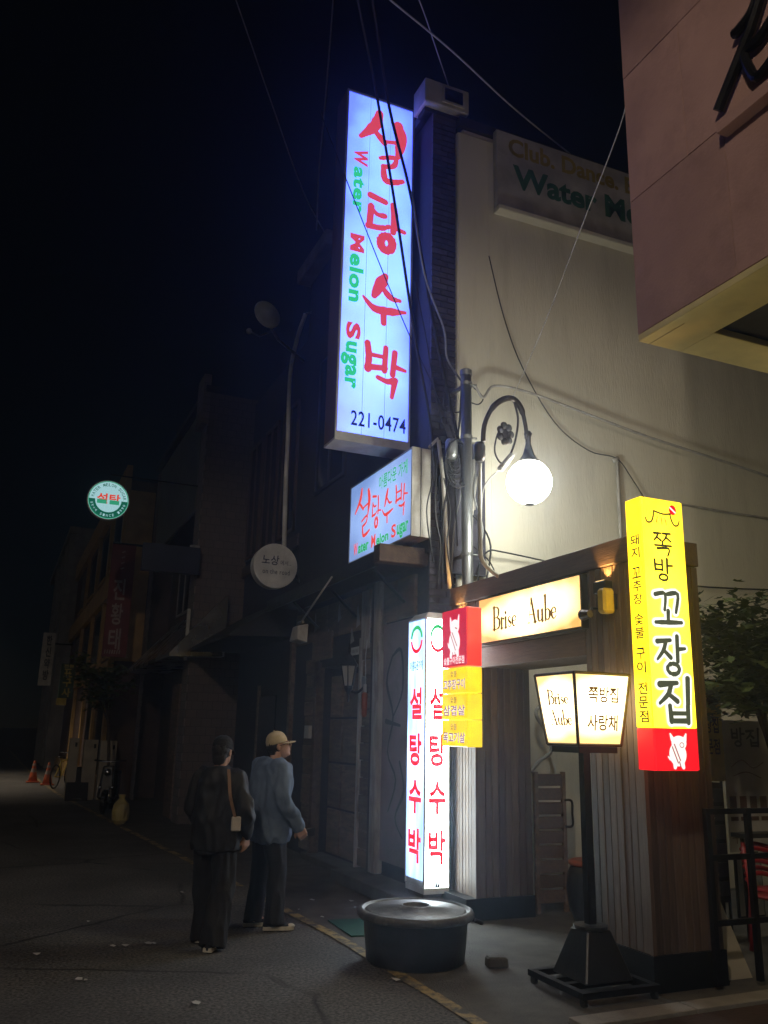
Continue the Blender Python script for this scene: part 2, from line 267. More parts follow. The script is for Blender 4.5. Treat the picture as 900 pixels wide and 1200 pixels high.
# ------------------------------------------------------------------ mesh helpers
def origin_of(o):
    v = Vector((0, 0, 0))
    while o is not None: v = v + o.location; o = o.parent
    return v
def tag(o, label=None, cat=None, group=None, kind=None):
    if label: o['label'] = label
    if cat: o['category'] = cat
    if group: o['group'] = group
    if kind: o['kind'] = kind
    return o
def thing(name, label, cat, loc=(0, 0, 0), group=None):
    o = bpy.data.objects.new(name, None); o.empty_display_size = 0.2; col.objects.link(o); o.location = loc
    return tag(o, label, cat, group)
class MB:
    def __init__(s): s.v = []; s.f = []
    def quad(s, *p): i = len(s.v); s.v += [tuple(x) for x in p]; s.f.append(tuple(range(i, i+len(p)))); return s
    def box(s, x0, x1, y0, y1, z0, z1):
        i = len(s.v); s.v += [(x0,y0,z0),(x1,y0,z0),(x1,y1,z0),(x0,y1,z0),(x0,y0,z1),(x1,y0,z1),(x1,y1,z1),(x0,y1,z1)]
        s.f += [(i,i+3,i+2,i+1),(i+4,i+5,i+6,i+7),(i,i+1,i+5,i+4),(i+1,i+2,i+6,i+5),(i+2,i+3,i+7,i+6),(i+3,i,i+4,i+7)]; return s
    def hexa(s, b, t):  # bottom 4 and top 4 points
        i = len(s.v); s.v += [tuple(p) for p in b] + [tuple(p) for p in t]
        s.f += [(i,i+3,i+2,i+1),(i+4,i+5,i+6,i+7),(i,i+1,i+5,i+4),(i+1,i+2,i+6,i+5),(i+2,i+3,i+7,i+6),(i+3,i,i+4,i+7)]; return s
    def tube(s, pts, r, n=8, cap=True):
        pts = [Vector(p) for p in pts]; k = len(pts)
        rs = r if isinstance(r, (list, tuple)) else [r]*k
        base = len(s.v); prev = None
        for j, p in enumerate(pts):
            t = (pts[min(j+1, k-1)] - pts[max(j-1, 0)]); t = t.normalized() if t.length > 1e-9 else Vector((0, 0, 1))
            if prev is None: a = t.orthogonal().normalized()
            else:
                a = prev - t*prev.dot(t); a = a.normalized() if a.length > 1e-6 else t.orthogonal().normalized()
            prev = a; b = t.cross(a)
            for q in range(n):
                w = 2*math.pi*q/n; s.v.append(tuple(p + (a*math.cos(w) + b*math.sin(w))*rs[j]))
        for j in range(k-1):
            for q in range(n):
                s.f.append((base+j*n+q, base+j*n+(q+1) % n, base+(j+1)*n+(q+1) % n, base+(j+1)*n+q))
        if cap:
            s.f.append(tuple(base+q for q in range(n))[::-1]); s.f.append(tuple(base+(k-1)*n+q for q in range(n)))
        return s
    def lathe(s, prof, c=(0, 0, 0), n=24, axis='z', sx=1, sy=1):
        base = len(s.v); k = len(prof)
        for (r, h) in prof:
            for q in range(n):
                w = 2*math.pi*q/n; x, y = r*math.cos(w)*sx, r*math.sin(w)*sy
                p = (x, y, h) if axis == 'z' else ((x, h, y) if axis == 'y' else (h, x, y))
                s.v.append((p[0]+c[0], p[1]+c[1], p[2]+c[2]))
        for j in range(k-1):
            for q in range(n): s.f.append((base+j*n+q, base+j*n+(q+1) % n, base+(j+1)*n+(q+1) % n, base+(j+1)*n+q))
        s.f.append(tuple(base+q for q in range(n))[::-1]); s.f.append(tuple(base+(k-1)*n+q for q in range(n)))
        return s
    def ball(s, c, r, n=12, m=8, sx=1, sy=1, sz=1):
        prof = [(r*math.sin(math.pi*(j+0.02)/(m+0.04)), -r*math.cos(math.pi*(j+0.02)/(m+0.04))*sz) for j in range(m+1)]
        return s.lathe(prof, c, n, 'z', sx, sy)
    def build(s, name, mat, parent=None, smooth=False, bevel=0.0):
        off = origin_of(parent) if parent else Vector((0, 0, 0))
        me = bpy.data.meshes.new(name); me.from_pydata([(v[0]-off.x, v[1]-off.y, v[2]-off.z) for v in s.v], [], s.f); me.validate()
        if smooth: 
            for p in me.polygons: p.use_smooth = True
        bm = bmesh.new(); bm.from_mesh(me); bmesh.ops.recalc_face_normals(bm, faces=bm.faces)
        if bevel: bmesh.ops.bevel(bm, geom=bm.edges[:], offset=bevel, segments=1, affect='EDGES')
        bm.to_mesh(me); bm.free()
        me.materials.append(M[mat] if isinstance(mat, str) else mat)
        o = bpy.data.objects.new(name, me); col.objects.link(o)
        if parent: o.parent = parent
        return o
def B(name, mat, parent, *dims, bevel=0.0): return MB().box(*dims).build(name, mat, parent, bevel=bevel)
def T(name, mat, parent, pts, r, n=8): return MB().tube(pts, r, n).build(name, mat, parent, smooth=True)
def smoothline(pts, k=6):
    pts = [Vector(p) for p in pts]; out = []
    for i in range(len(pts)-1):
        a, b, c, d = pts[max(i-1, 0)], pts[i], pts[i+1], pts[min(i+2, len(pts)-1)]
        for j in range(k):
            t = j/k; out.append(0.5*((2*b) + (c-a)*t + (2*a-5*b+4*c-d)*t*t + (3*b-a-3*c+d)*t**3))
    return out + [pts[-1]]

# ---- lettering: frames are (origin, right, up, outward)
def frame_y(x, y, z): return (Vector((x, y, z)), Vector((1, 0, 0)), Vector((0, 0, 1)), Vector((0, -1, 0)))     # faces the camera end of the street
def frame_x(x, y, z): return (Vector((x, y, z)), Vector((0, -1, 0)), Vector((0, 0, 1)), Vector((-1, 0, 0)))    # faces the street
def text(body, fr, w, h, mat, parent, name='lettering', bold=0.0, shear=0.0, lift=0.004, space=1.0, fit=True, turn=0):
    """print a line of type, fitted to w x h, lower left at the frame origin; turn=-90 reads downwards"""
    c = bpy.data.curves.new('type', 'FONT'); c.body = body; c.size = 1; c.offset = bold; c.shear = shear; c.space_character = space
    c.resolution_u = 3
    t = bpy.data.objects.new('type', c); col.objects.link(t); dg = bpy.context.evaluated_depsgraph_get(); dg.update()
    me = bpy.data.meshes.new_from_object(t.evaluated_get(dg)); bpy.data.objects.remove(t); bpy.data.curves.remove(c)
    xs = [v.co.x for v in me.vertices]; ys = [v.co.y for v in me.vertices]
    x0, x1, y0, y1 = min(xs), max(xs), min(ys), max(ys)
    O, U, V, N = fr; off = origin_of(parent)
    for v in me.vertices:
        a = (v.co.x-x0)/(x1-x0); b = (v.co.y-y0)/(y1-y0)
        if turn == -90: a, b = b, 1-a
        p = O + U*(a*w) + V*(b*h) + N*lift - off; v.co = p
    me.materials.clear(); me.materials.append(M[mat]); me.name = name
    o = bpy.data.objects.new(name, me); col.objects.link(o); o.parent = parent
    return o
def strokes(mb, fr, lines, lift=0.004, extra=0.0, cap=7, rough=0.0):
    """brush strokes: each line a list of (u, v, width) in metres in the frame"""
    O, U, V, N = fr
    for k, ln in enumerate(lines):
        p = [Vector((q[0], q[1], q[2]+2*extra)) for q in ln]
        if len(p) > 2: p = smoothline(p, 4)
        L = lift + 0.0003*k
        def W(u, v): return O + U*u + V*v + N*L
        le, ri = [], []
        for i in range(len(p)):
            d = Vector((p[min(i+1, len(p)-1)].x - p[max(i-1, 0)].x, p[min(i+1, len(p)-1)].y - p[max(i-1, 0)].y))
            d = d.normalized() if d.length > 1e-9 else Vector((1, 0)); nx, ny = -d.y, d.x
            hw = max(p[i].z, 1e-4)/2
            if rough: hw *= 1 + rough*mnoise.noise(Vector((p[i].x*60, p[i].y*60, k)))
            le.append((p[i].x+nx*hw, p[i].y+ny*hw)); ri.append((p[i].x-nx*hw, p[i].y-ny*hw))
        def fan(i, sgn):
            d = Vector((p[min(i+1, len(p)-1)].x - p[max(i-1, 0)].x, p[min(i+1, len(p)-1)].y - p[max(i-1, 0)].y)); a0 = math.atan2(d.y, d.x); r = p[i].z/2
            return [(p[i].x + r*math.cos(a0 + sgn*(math.pi/2 - math.pi*(j/cap))), p[i].y + r*math.sin(a0 + sgn*(math.pi/2 - math.pi*(j/cap)))) for j in range(1, cap)]
        for i in range(len(p)-1): mb.quad(W(*le[i]), W(*le[i+1]), W(*ri[i+1]), W(*ri[i]))
        e = fan(len(p)-1, 1); mb.quad(*[W(*q) for q in [le[-1]] + e + [ri[-1]]])
        e = [(2*p[0].x-q[0], 2*p[0].y-q[1]) for q in fan(0, 1)]; mb.quad(*[W(*q) for q in [ri[0]] + e + [le[0]]])
    return mb
def ringline(cx, cy, rx, ry, w, n=14, a0=0.3): return [(cx+rx*math.cos(a0+2*math.pi*i/n), cy+ry*math.sin(a0+2*math.pi*i/n), w) for i in range(n+1)]
def disc(mb, fr, cx, cy, rx, ry, lift, n=28, a0=0.0, a1=2*math.pi, r_in=0.0):
    O, U, V, N = fr
    P = lambda a, k: O + U*(cx+rx*k*math.cos(a)) + V*(cy+ry*k*math.sin(a)) + N*lift
    for i in range(n):
        a, b = a0+(a1-a0)*i/n, a0+(a1-a0)*(i+1)/n
        if r_in: mb.quad(P(a, r_in), P(a, 1), P(b, 1), P(b, r_in))
        else: mb.quad(P(a, 0.0001), P(a, 1), P(b, 1))
    return mb

# ------------------------------------------------------------------ brush glyphs, x right / y down, third value brush width
GL = {
 'seol': [[(318,240,30),(292,312,48),(205,388,20)], [(288,338,24),(320,362,28),(352,388,26)], [(350,380,16),(440,366,18)],
          [(440,278,44),(458,345,54),(438,440,22)], [(330,470,18),(392,452,20),(428,452,22),(412,492,22),(348,508,22)], [(350,510,26),(362,572,30),(420,572,28),(472,556,20)]],
 'tang': [[(258,738,30),(350,754,28)], [(262,795,20),(300,828,22),(350,828,24)], [(264,792,26),(256,890,30)], [(250,898,30),(330,894,26),(380,876,18)],
          [(402,762,30),(412,820,34),(404,900,28)], [(408,876,24),(474,886,20)], ringline(364,966,36,36,38)],
 'su': [[(352,82,30),(322,130,54),(286,196,28)], [(342,150,22),(390,190,28),(446,194,18)], [(220,214,12),(285,262,30),(370,264,36),(480,250,16)], [(345,280,30),(348,328,28)]],
 'bak': [[(240,490,28),(250,560,30),(246,632,34)], [(356,500,26),(350,628,26)], [(250,552,20),(350,552,20)], [(242,622,30),(355,612,26)],
         [(414,518,30),(402,642,26)], [(412,594,24),(482,606,16)], [(310,670,22),(370,684,26),(420,670,28)], [(416,676,28),(400,764,20)]],
 'kko': [[(8,15,11),(42,12,9),(38,54,8)], [(52,12,10),(88,10,9),(78,58,8)], [(50,56,10),(48,86,9)], [(4,88,9),(50,86,11),(96,84,8)]],
 'jang': [[(5,15,11),(48,10,8)], [(32,14,10),(24,36,10),(3,60,6)], [(24,36,8),(46,54,10)], [(70,0,11),(68,62,10)], [(70,32,9),(94,29,7)], ringline(52,82,19,13,9)],
 'jip': [[(5,15,11),(50,10,8)], [(34,14,10),(26,36,10),(3,58,6)], [(26,36,8),(48,52,10)], [(78,0,12),(75,58,9)], [(28,64,10),(30,98,10)], [(74,62,10),(73,100,9)], [(30,80,8),(72,79,8)], [(30,97,9),(73,96,9)]],
 'jjok': [[(5,10,10),(42,8,8)], [(26,10,9),(18,26,9),(3,40,6)], [(20,26,8),(40,38,9)], [(52,8,9),(93,6,8)], [(74,8,9),(66,26,9),(52,39,6)], [(70,24,8),(93,38,9)],
          [(48,42,9),(48,57,9)], [(6,60,9),(94,57,9)], [(18,72,10),(80,69,9),(72,100,8)]],
 'bang': [[(10,8,10),(12,52,10)], [(46,6,9),(46,52,9)], [(12,28,8),(46,28,8)], [(12,50,9),(46,50,9)], [(70,0,11),(68,62,10)], [(70,30,9),(95,28,8)], ringline(48,82,20,13,9)],
 # thin-and-thick roman letters
 'B': [[(15,0,14),(15,100,14)], [(1,0,4),(42,0,4)], [(1,100,4),(44,100,4)], [(15,48,4),(42,48,4)], [(40,0,4),(57,10,10),(60,24,13),(56,40,9),(40,48,4)], [(42,48,4),(65,58,11),(69,74,14),(63,92,10),(42,100,4)]],
 'r': [[(12,56,13),(12,100,13)], [(0,100,4),(27,100,4)], [(2,56,4),(12,56,4)], [(14,68,4),(24,56,5),(34,61,9)]],
 'i': [[(12,56,13),(12,100,13)], [(0,100,4),(25,100,4)], [(2,56,4),(12,56,4)], [(11,34,13),(12,35,13)]],
 's': [[(34,68,4),(24,56,4),(8,61,7),(12,73,10),(28,82,10),(31,94,6),(16,100,4),(2,90,4)]],
 'e': [[(4,76,4),(38,76,4)], [(38,76,5),(35,62,8),(22,55,4),(7,64,10),(4,80,13),(12,96,8),(26,100,4),(40,90,4)]],
 'A': [[(32,0,4),(8,100,4)], [(34,0,12),(64,100,14)], [(18,66,4),(50,66,4)], [(0,100,4),(20,100,4)], [(50,100,4),(78,100,4)]],
 'u': [[(8,56,13),(8,84,13),(15,99,7),(28,98,4),(40,86,4)], [(42,56,13),(42,100,13)], [(0,56,4),(8,56,4)], [(34,56,4),(42,56,4)], [(42,100,4),(54,100,4)]],
 'b': [[(10,0,13),(10,100,11)], [(0,0,4),(10,0,4)], [(12,66,4),(27,56,4),(43,66,10),(45,80,13),(39,96,8),(25,100,4),(12,92,4)]],
}
def glyph(key, u, v, w, h, boxed=None, bold=1.0):
    """glyph strokes scaled into the cell whose lower left is (u, v)"""
    g = GL[key]
    if boxed: x0, x1, y0, y1 = boxed
    else:
        x0 = min(q[0] for s in g for q in s); x1 = max(q[0] for s in g for q in s); y0 = min(q[1] for s in g for q in s); y1 = max(q[1] for s in g for q in s)
    kx, ky = w/(x1-x0), h/(y1-y0); kw = math.sqrt(kx*ky)*bold
    return [[(u+(q[0]-x0)*kx, v+(y1-q[1])*ky, q[2]*kw) for q in s] for s in g]
ADV = {'B': 78, 'r': 40, 'i': 30, 's': 42, 'e': 48, 'A': 84, 'u': 60, 'b': 56, ' ': 45}
def roman(word, u, v, w, h):
    tot = sum(ADV[c] for c in word); k = w/tot; x = 0; out = []
    for c in word:
        if c != ' ':
            for s in GL[c]: out.append([(u+(x+q[0])*k, v+(100-q[1])*h/100, q[2]*k*1.38) for q in s])
        x += ADV[c]
    return out

# ------------------------------------------------------------------ ground
g = MB().quad((-500, -200, 0), (500, -200, 0), (500, 900, 0), (-500, 900, 0)).build('road', 'asphalt'); tag(g, kind='structure')
edge = [(2.92, 4.9), (2.92, 5.74), (2.9, 7.6), (2.72, 10.5), (2.45, 14), (2.2, 17.5), (1.75, 24), (1.5, 31), (1.3, 46), (1.1, 80)]
pv = MB()
for (a, b), (c, d) in zip(edge[:-1], edge[1:]): pv.quad((a+0.06, b, 0.004), (9, b, 0.004), (9, d, 0.004), (c+0.06, d, 0.004))
tag(pv.build('pavement', 'gutter'), kind='structure')
yl = MB()
for i, ((a, b), (c, d)) in enumerate(zip(edge[:-1], edge[1:])):
    n = max(1, int((d-b)/0.35))
    for k in range(n):
        t0, t1 = k/n, (k+1)/n
        if i in (1, 2) and (0.62 < t0 < 0.78): continue
        w0, w1 = 0.05+0.012*mnoise.noise(Vector((a, b+t0*9, 1))), 0.05+0.012*mnoise.noise(Vector((a, b+t1*9, 1)))
        j0, j1 = 0.02*mnoise.noise(Vector((a, b+t0*7, 5))), 0.02*mnoise.noise(Vector((a, b+t1*7, 5)))
        xa, ya, xb, yb = a+(c-a)*t0+j0, b+(d-b)*t0, a+(c-a)*t1+j1, b+(d-b)*t1
        yl.quad((xa-w0, ya, 0.008), (xa+w0, ya, 0.008), (xb+w1, yb, 0.008), (xb-w1, yb, 0.008))
tag(yl.build('road_edge_line', 'yellow_paint'), kind='structure')
kb = MB()
for k in range(8):
    x = 3.45 + k*0.9
    kb.hexa([(x, 4.74+0.02*k, 0), (x+0.885, 4.76+0.02*k, 0), (x+0.885, 4.93+0.02*k, 0), (x, 4.91+0.02*k, 0)], [(x, 4.74+0.02*k, 0.035), (x+0.885, 4.76+0.02*k, 0.035), (x+0.885, 4.93+0.02*k, 0.035), (x, 4.91+0.02*k, 0.035)])
tag(kb.build('kerb', 'concrete', bevel=0.004), kind='structure')
tag(MB().quad((3.6, 1.0, 0.012), (11, 1.0, 0.012), (11, 4.9, 0.012), (3.5, 4.73, 0.012)).build('forecourt', 'brownpave'), kind='structure')

# ------------------------------------------------------------------ the bar: brick front on the street, white plastered side
FX = 4.2                                                   # street front
SY = 8.38                                                  # side wall
bar = thing('bar_building', 'two-storey dark brick bar with white plastered side wall and timber doorway', 'building', (FX, SY, 0))
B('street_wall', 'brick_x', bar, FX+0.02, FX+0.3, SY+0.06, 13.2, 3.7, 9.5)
B('corner_core', 'mortar', bar, FX+0.022, FX+0.36, SY+0.02, SY+0.058, 0, 9.5)
# corner pier brick by brick
bm_full = None
def share(name, me, mat, parent, loc):
    o = bpy.data.objects.new(name, me); col.objects.link(o); o.parent = parent; o.location = loc; return o
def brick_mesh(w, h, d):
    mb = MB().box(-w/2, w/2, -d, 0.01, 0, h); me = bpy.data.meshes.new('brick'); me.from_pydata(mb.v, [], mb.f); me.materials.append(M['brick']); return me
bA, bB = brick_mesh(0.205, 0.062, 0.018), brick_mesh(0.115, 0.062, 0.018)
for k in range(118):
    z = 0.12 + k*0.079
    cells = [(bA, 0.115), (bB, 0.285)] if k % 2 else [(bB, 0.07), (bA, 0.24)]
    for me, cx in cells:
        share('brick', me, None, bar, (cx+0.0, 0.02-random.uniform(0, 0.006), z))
# plastered side wall with its cap, downpipe seam and the recess for the signboard
sw = MB().box(4.54, 13, SY-0.06, SY+0.25, 0, 9.28); sw.box(4.62, 13, SY-0.04, SY+0.2, 9.28, 9.36)
sw.build('side_wall', 'plaster', bar, bevel=0.02)
B('parapet_cap', 'dark_wall', bar, 4.56, 13, SY-0.08, SY+0.3, 9.362, 9.5)
B('wall_seam', 'plaster', bar, 4.985, 4.995, SY-0.066, SY-0.06, 3.2, 9.2)
B('roof', 'dark_wall', bar, FX+0.3, 13, SY+0.32, 13.2, 9.3, 9.42)
B('back_wall', 'dark_wall', bar, 12.7, 13, SY+0.3, 13.2, 0, 9.3)
B('party_wall', 'dark_wall', bar, FX+0.3, 12.7, 13.0, 13.2, 0, 9.3)
B('cornice', 'grey_render', bar, FX-0.22, FX+0.1, 11.8, 13.3, 9.46, 9.74, bevel=0.02)
B('eaves', 'dark_wall', bar, FX-0.06, FX+0.3, SY+0.06, 11.78, 9.5, 9.62)
for (ya, yb, za, zb) in ((9.6, 10.6, 5.6, 7.6), (11.2, 12.4, 5.4, 7.6)):
    w = B('window', 'dark_glass', bar, FX+0.005, FX+0.018, ya, yb, za, zb)
    f = MB()
    for (a, b, c, d) in ((ya-0.06, yb+0.06, zb, zb+0.06), (ya-0.06, yb+0.06, za-0.06, za), (ya-0.06, ya, za, zb), (yb, yb+0.06, za, zb), ((ya+yb)/2-0.025, (ya+yb)/2+0.025, za, zb)): f.box(FX-0.02, FX+0.019, a, b, c, d)
    f.build('frame', 'dark_wall', w)
# canopy over the shop front
B('canopy', 'dark_wall', bar, 3.72, FX+0.02, 8.75, 13.05, 3.60, 3.68)
B('canopy_fascia', 'black_metal', bar, 3.69, 3.718, 8.7, 13.05, 3.53, 3.70)
B('canopy_end_timber', 'old_wood', bar, 3.66, FX+0.3, 8.52, 8.69, 3.56, 3.76, bevel=0.008)
for y in (9.0, 10.5, 12.0): T('strut', 'black_metal', bar, [(3.75, y, 3.6), (FX, y, 3.2)], 0.02, 6)
# lower street front
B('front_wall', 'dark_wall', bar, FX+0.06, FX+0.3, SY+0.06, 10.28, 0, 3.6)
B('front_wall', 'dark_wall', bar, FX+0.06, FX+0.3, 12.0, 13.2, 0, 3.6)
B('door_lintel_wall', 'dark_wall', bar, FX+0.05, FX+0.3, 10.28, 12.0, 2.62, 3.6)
B('panel', 'mauve', bar, FX+0.02, FX+0.058, 8.72, 9.62, 0.3, 3.0)
ga = frame_x(FX+0.02, 9.6, 0.3)
strokes(MB(), ga, [[(0.25,2.3,.03),(0.1,2.0,.05),(0.3,1.6,.04),(0.16,1.2,.03),(0.4,0.9,.04),(0.2,0.55,.025)], [(0.25,2.3,.03),(0.5,2.35,.05),(0.55,1.9,.04),(0.3,1.6,.03)], [(0.5,1.1,.04),(0.62,0.8,.05),(0.4,0.5,.03),(0.6,0.3,.02)], [(0.1,1.55,.06),(0.5,1.5,.03)]], rough=0.4).build('painted_drawing', 'print_black', bar)
B('post', 'pale_post', bar, FX-0.05, FX+0.06, 9.63, 9.80, 0.15, 3.55, bevel=0.01)
B('post', 'black_metal', bar, FX-0.02, FX+0.06, 9.82, 9.92, 0.15, 3.55)
for k in range(13): B('siding_board', 'old_wood', bar, FX+0.0+0.008*(k % 3), FX+0.058, 9.93, 10.26, 0.16+k*0.205, 0.16+k*0.205+0.195, bevel=0.004)
B('post', 'pale_post', bar, FX-0.02, FX+0.10, 10.27, 10.33, 0.0, 2.9, bevel=0.008)
for k in range(13): B('siding_board', 'old_wood', bar, FX+0.0+0.008*(k % 3), FX+0.058, 12.03, 12.5, 0.1+k*0.205, 0.1+k*0.205+0.195, bevel=0.004)
B('post', 'old_wood', bar, FX-0.03, FX+0.10, 11.92, 12.02, 0.0, 2.7, bevel=0.008)
for k in range(9): B('fascia_plank', 'old_wood', bar, FX+0.01, FX+0.048, 8.75+k*0.485, 8.75+k*0.485+0.475, 3.02, 3.5)
dr = B('door', 'dark_wall', bar, FX+0.2, FX+0.26, 10.34, 11.9, 0.05, 2.6)
for (a, b) in ((10.45, 10.75), (10.8, 11.3), (11.36, 11.82)):
    for k in range(4): B('door_plank', 'old_wood', dr, FX+0.17, FX+0.199, a, b, 0.12+k*0.6, 0.12+k*0.6+0.57, bevel=0.006)
B('step', 'gutter', bar, 3.86, FX+0.2, 8.15, 10.25, 0.006, 0.14, bevel=0.01)
B('door_step', 'gutter', bar, FX-0.1, FX+0.2, 10.26, 12.1, 0.006, 0.09, bevel=0.01)
# peeling patches over the doorway
for (y, z, h) in ((10.5, 3.05, 0.3), (10.7, 2.85, 0.22), (11.2, 3.2, 0.25), (11.6, 2.95, 0.2), (12.2, 3.15, 0.3)):
    o = MB().quad((FX+0.002, y, z), (FX+0.006, y-0.13, z+0.04), (FX-0.02, y-0.10, z+h), (FX+0.002, y-0.02, z+h*0.8)).build('paint_flake', 'pale_post', bar)
B('peeling_board', 'pale_post', bar, FX-0.02, FX+0.009, 10.02, 10.28, 2.75, 3.5, bevel=0.01)
pl = B('name_plate', 'old_wood', bar, FX-0.03, FX+0.0, 11.35, 12.15, 2.72, 3.1)
strokes(MB(), frame_x(FX-0.03, 12.12, 2.83), [[(0.04+k*0.078, 0.0, .03), (0.045+k*0.078, 0.19, .03)] for k in range(9) if k != 3] + [[(0.04+k*0.078, 0.1, .022), (0.10+k*0.078, 0.12, .022)] for k in (1, 4, 6, 7)], rough=0.3).build('faded_lettering', 'print_brown', pl)
B('switch_box', 'white_metal', bar, FX-0.05, FX-0.004, 12.1, 12.3, 1.62, 1.8)

# air-conditioner on the roof corner
ac = thing('rooftop_unit', 'white box unit with dark grille on the brick corner of the roof', 'roof unit', (4.4, 8.6, 9.5))
B('casing', 'white_metal', ac, 4.06, 4.70, 8.3, 8.66, 9.56, 9.92, bevel=0.015)
gr = B('grille_frame', 'white_metal', ac, 4.30, 4.62, 8.28, 8.298, 9.62, 9.86)
B('grille', 'dark_glass', gr, 4.33, 4.59, 8.270, 8.279, 9.65, 9.83)
B('stand', 'dark_wall', ac, 4.1, 4.66, 8.4, 8.6, 9.5, 9.56)

# signboard on the side wall
ws = thing('wall_signboard', 'unlit faded Club Dance Beer signboard high on the white side wall', 'signboard', (5.05, 8.2, 8.25))
B('box', 'white_metal', ws, 5.06, 9.6, 8.22, SY-0.062, 8.28, 9.42, bevel=0.012)
MB().box(5.06, 9.6, 8.17, SY-0.062, 8.20, 8.275).build('ledge', 'plaster', ws, bevel=0.012)
text('Club. Dance. Beer', frame_y(5.24, 8.22, 9.08), 2.55, 0.27, 'print_yellow', ws, bold=0.03)
text('Water Melon Sugar', frame_y(5.30, 8.22, 8.50), 3.9, 0.46, 'print_green', ws, bold=0.035)

# ------------------------------------------------------------------ tall projecting sign
TY, TX0, TX1, TZ0, TZ1 = 8.80, 3.18, 4.14, 5.02, 9.80
ts = thing('tall_projecting_sign', 'tall bluish white backlit projecting sign with big red brush lettering', 'sign', (FX, TY, TZ0))
B('housing', 'rust_frame', ts, TX0, TX1, TY+0.012, TY+0.36, TZ0, TZ1)
B('front_panel', 'tall_face', ts, TX0+0.025, TX1-0.025, TY, TY+0.011, TZ0+0.08, TZ1-0.03)
fr_ = MB()
fr_.box(TX0, TX0+0.023, TY-0.014, TY+0.0115, TZ0, TZ1).box(TX1-0.023, TX1, TY-0.014, TY+0.0115, TZ0, TZ1).box(TX0+0.0235, TX1-0.0235, TY-0.014, TY+0.0115, TZ0, TZ0+0.078).box(TX0+0.0235, TX1-0.0235, TY-0.014, TY+0.0115, TZ1-0.028, TZ1)
fr_.build('front_trim', 'white_metal', ts)
B('bottom_pan', 'white_metal', ts, TX0, TX1, TY-0.014, TY+0.36, TZ0-0.03, TZ0-0.001)
for dx in (0.33, 0.62): B('panel_seam', 'ink_seam', ts, TX0+dx, TX0+dx+0.006, TY-0.0012, TY-0.0004, TZ0+0.08, TZ1-0.03)
for z in (5.8, 7.4, 9.0):
    T('bracket', 'black_metal', ts, [(TX1, TY+0.2, z), (FX+0.04, TY+0.2, z)], 0.03, 6)
def cell(px0, py0, px1, py1, y): a = ony(px0, py1, y); b = ony(px1, py0, y); return a.x, a.z, b.x-a.x, b.z-a.z
fr = frame_y(0, TY, 0)
for key, c in (('seol', (421.5, 142, 473, 202)), ('tang', (431, 240, 474, 288)), ('su', (425, 330, 475, 373)), ('bak', (429, 411, 475, 460))):
    strokes(MB(), fr, glyph(key, *cell(*c, TY), bold=1.28), rough=0.25, lift=0.003).build('brush_letter', 'ink_red', ts)
text('221-0474', frame_y(ony(411, 495, TY).x, TY, ony(440, 503, TY).z), 0.71, 0.19, 'ink_navy', ts, bold=0.012, space=1.08)
for word, py0, py1 in (('Water', 174, 249), ('Melon', 275, 355), ('Sugar', 379, 457)):
    zt, zb = ony(420, py0, TY).z, ony(420, py1, TY).z; x0 = ony(410.0 - (py0-174)*0.012, 300, TY).x
    caph = 0.19; L = zt-zb; k = 0.26
    hasdesc = 'g' in word
    text(word[0], frame_y(x0+0.01, TY, zt-L*k), caph, L*k, 'ink_red', ts, bold=0.05, turn=-90, lift=0.003)
    rest_h = {'Water': 0.155, 'Melon': 0.19, 'Sugar': 0.205}[word]; lo = 0.055 if hasdesc else 0.0
    text(word[1:], frame_y(x0+0.01-lo, TY, zb), rest_h, L*(1-k)-0.03, 'ink_green', ts, bold=0.045, turn=-90, lift=0.003, space=1.1)

# ------------------------------------------------------------------ smaller box sign flat to the front, on the canopy
SX, SY0, SY1, SZ0, SZ1 = 3.95, 8.30, 10.2, 3.83, 4.87
bs = thing('box_sign', 'pale blue lit box sign with red brush lettering resting on the canopy', 'sign', (SX, SY0, SZ0))
B('housing', 'white_metal', bs, SX+0.012, SX+0.10, SY0, SY1, SZ0, SZ1)
B('rear_housing', 'white_metal', bs, SX+0.113, SX+0.23, SY0+0.004, SY1, SZ0, SZ1-0.003)
B('gasket', 'black_metal', bs, SX+0.1005, SX+0.1125, SY0+0.006, SY1-0.01, SZ0+0.01, SZ1-0.01)
B('front_panel', 'small_face', bs, SX, SX+0.011, SY0+0.02, SY1-0.02, SZ0+0.02, SZ1-0.02)
t = MB(); t.box(SX-0.008, SX+0.0115, SY0, SY0+0.019, SZ0, SZ1).box(SX-0.008, SX+0.0115, SY1-0.019, SY1, SZ0, SZ1).box(SX-0.008, SX+0.0115, SY0+0.0195, SY1-0.0195, SZ0, SZ0+0.019).box(SX-0.008, SX+0.0115, SY0+0.0195, SY1-0.0195, SZ1-0.019, SZ1)
t.build('front_trim', 'white_metal', bs)
fr = frame_x(SX, SY1, SZ0); W, H = SY1-SY0, SZ1-SZ0
text('아름다운 가게', frame_x(SX, SY1-0.50*W, SZ0+0.73*H), 0.43*W, 0.17*H, 'ink_green_small', bs, bold=0.012)
for key, u0_, u1_, v0_, v1_ in (('seol', 0.10, 0.36, 0.28, 0.88), ('tang', 0.40, 0.54, 0.30, 0.70), ('su', 0.56, 0.73, 0.29, 0.68), ('bak', 0.77, 0.94, 0.28, 0.66)):
    strokes(MB(), fr, glyph(key, u0_*W, v0_*H, (u1_-u0_)*W, (v1_-v0_)*H, bold=0.8), rough=0.2).build('brush_letter', 'ink_red_small', bs)
u = 0.09
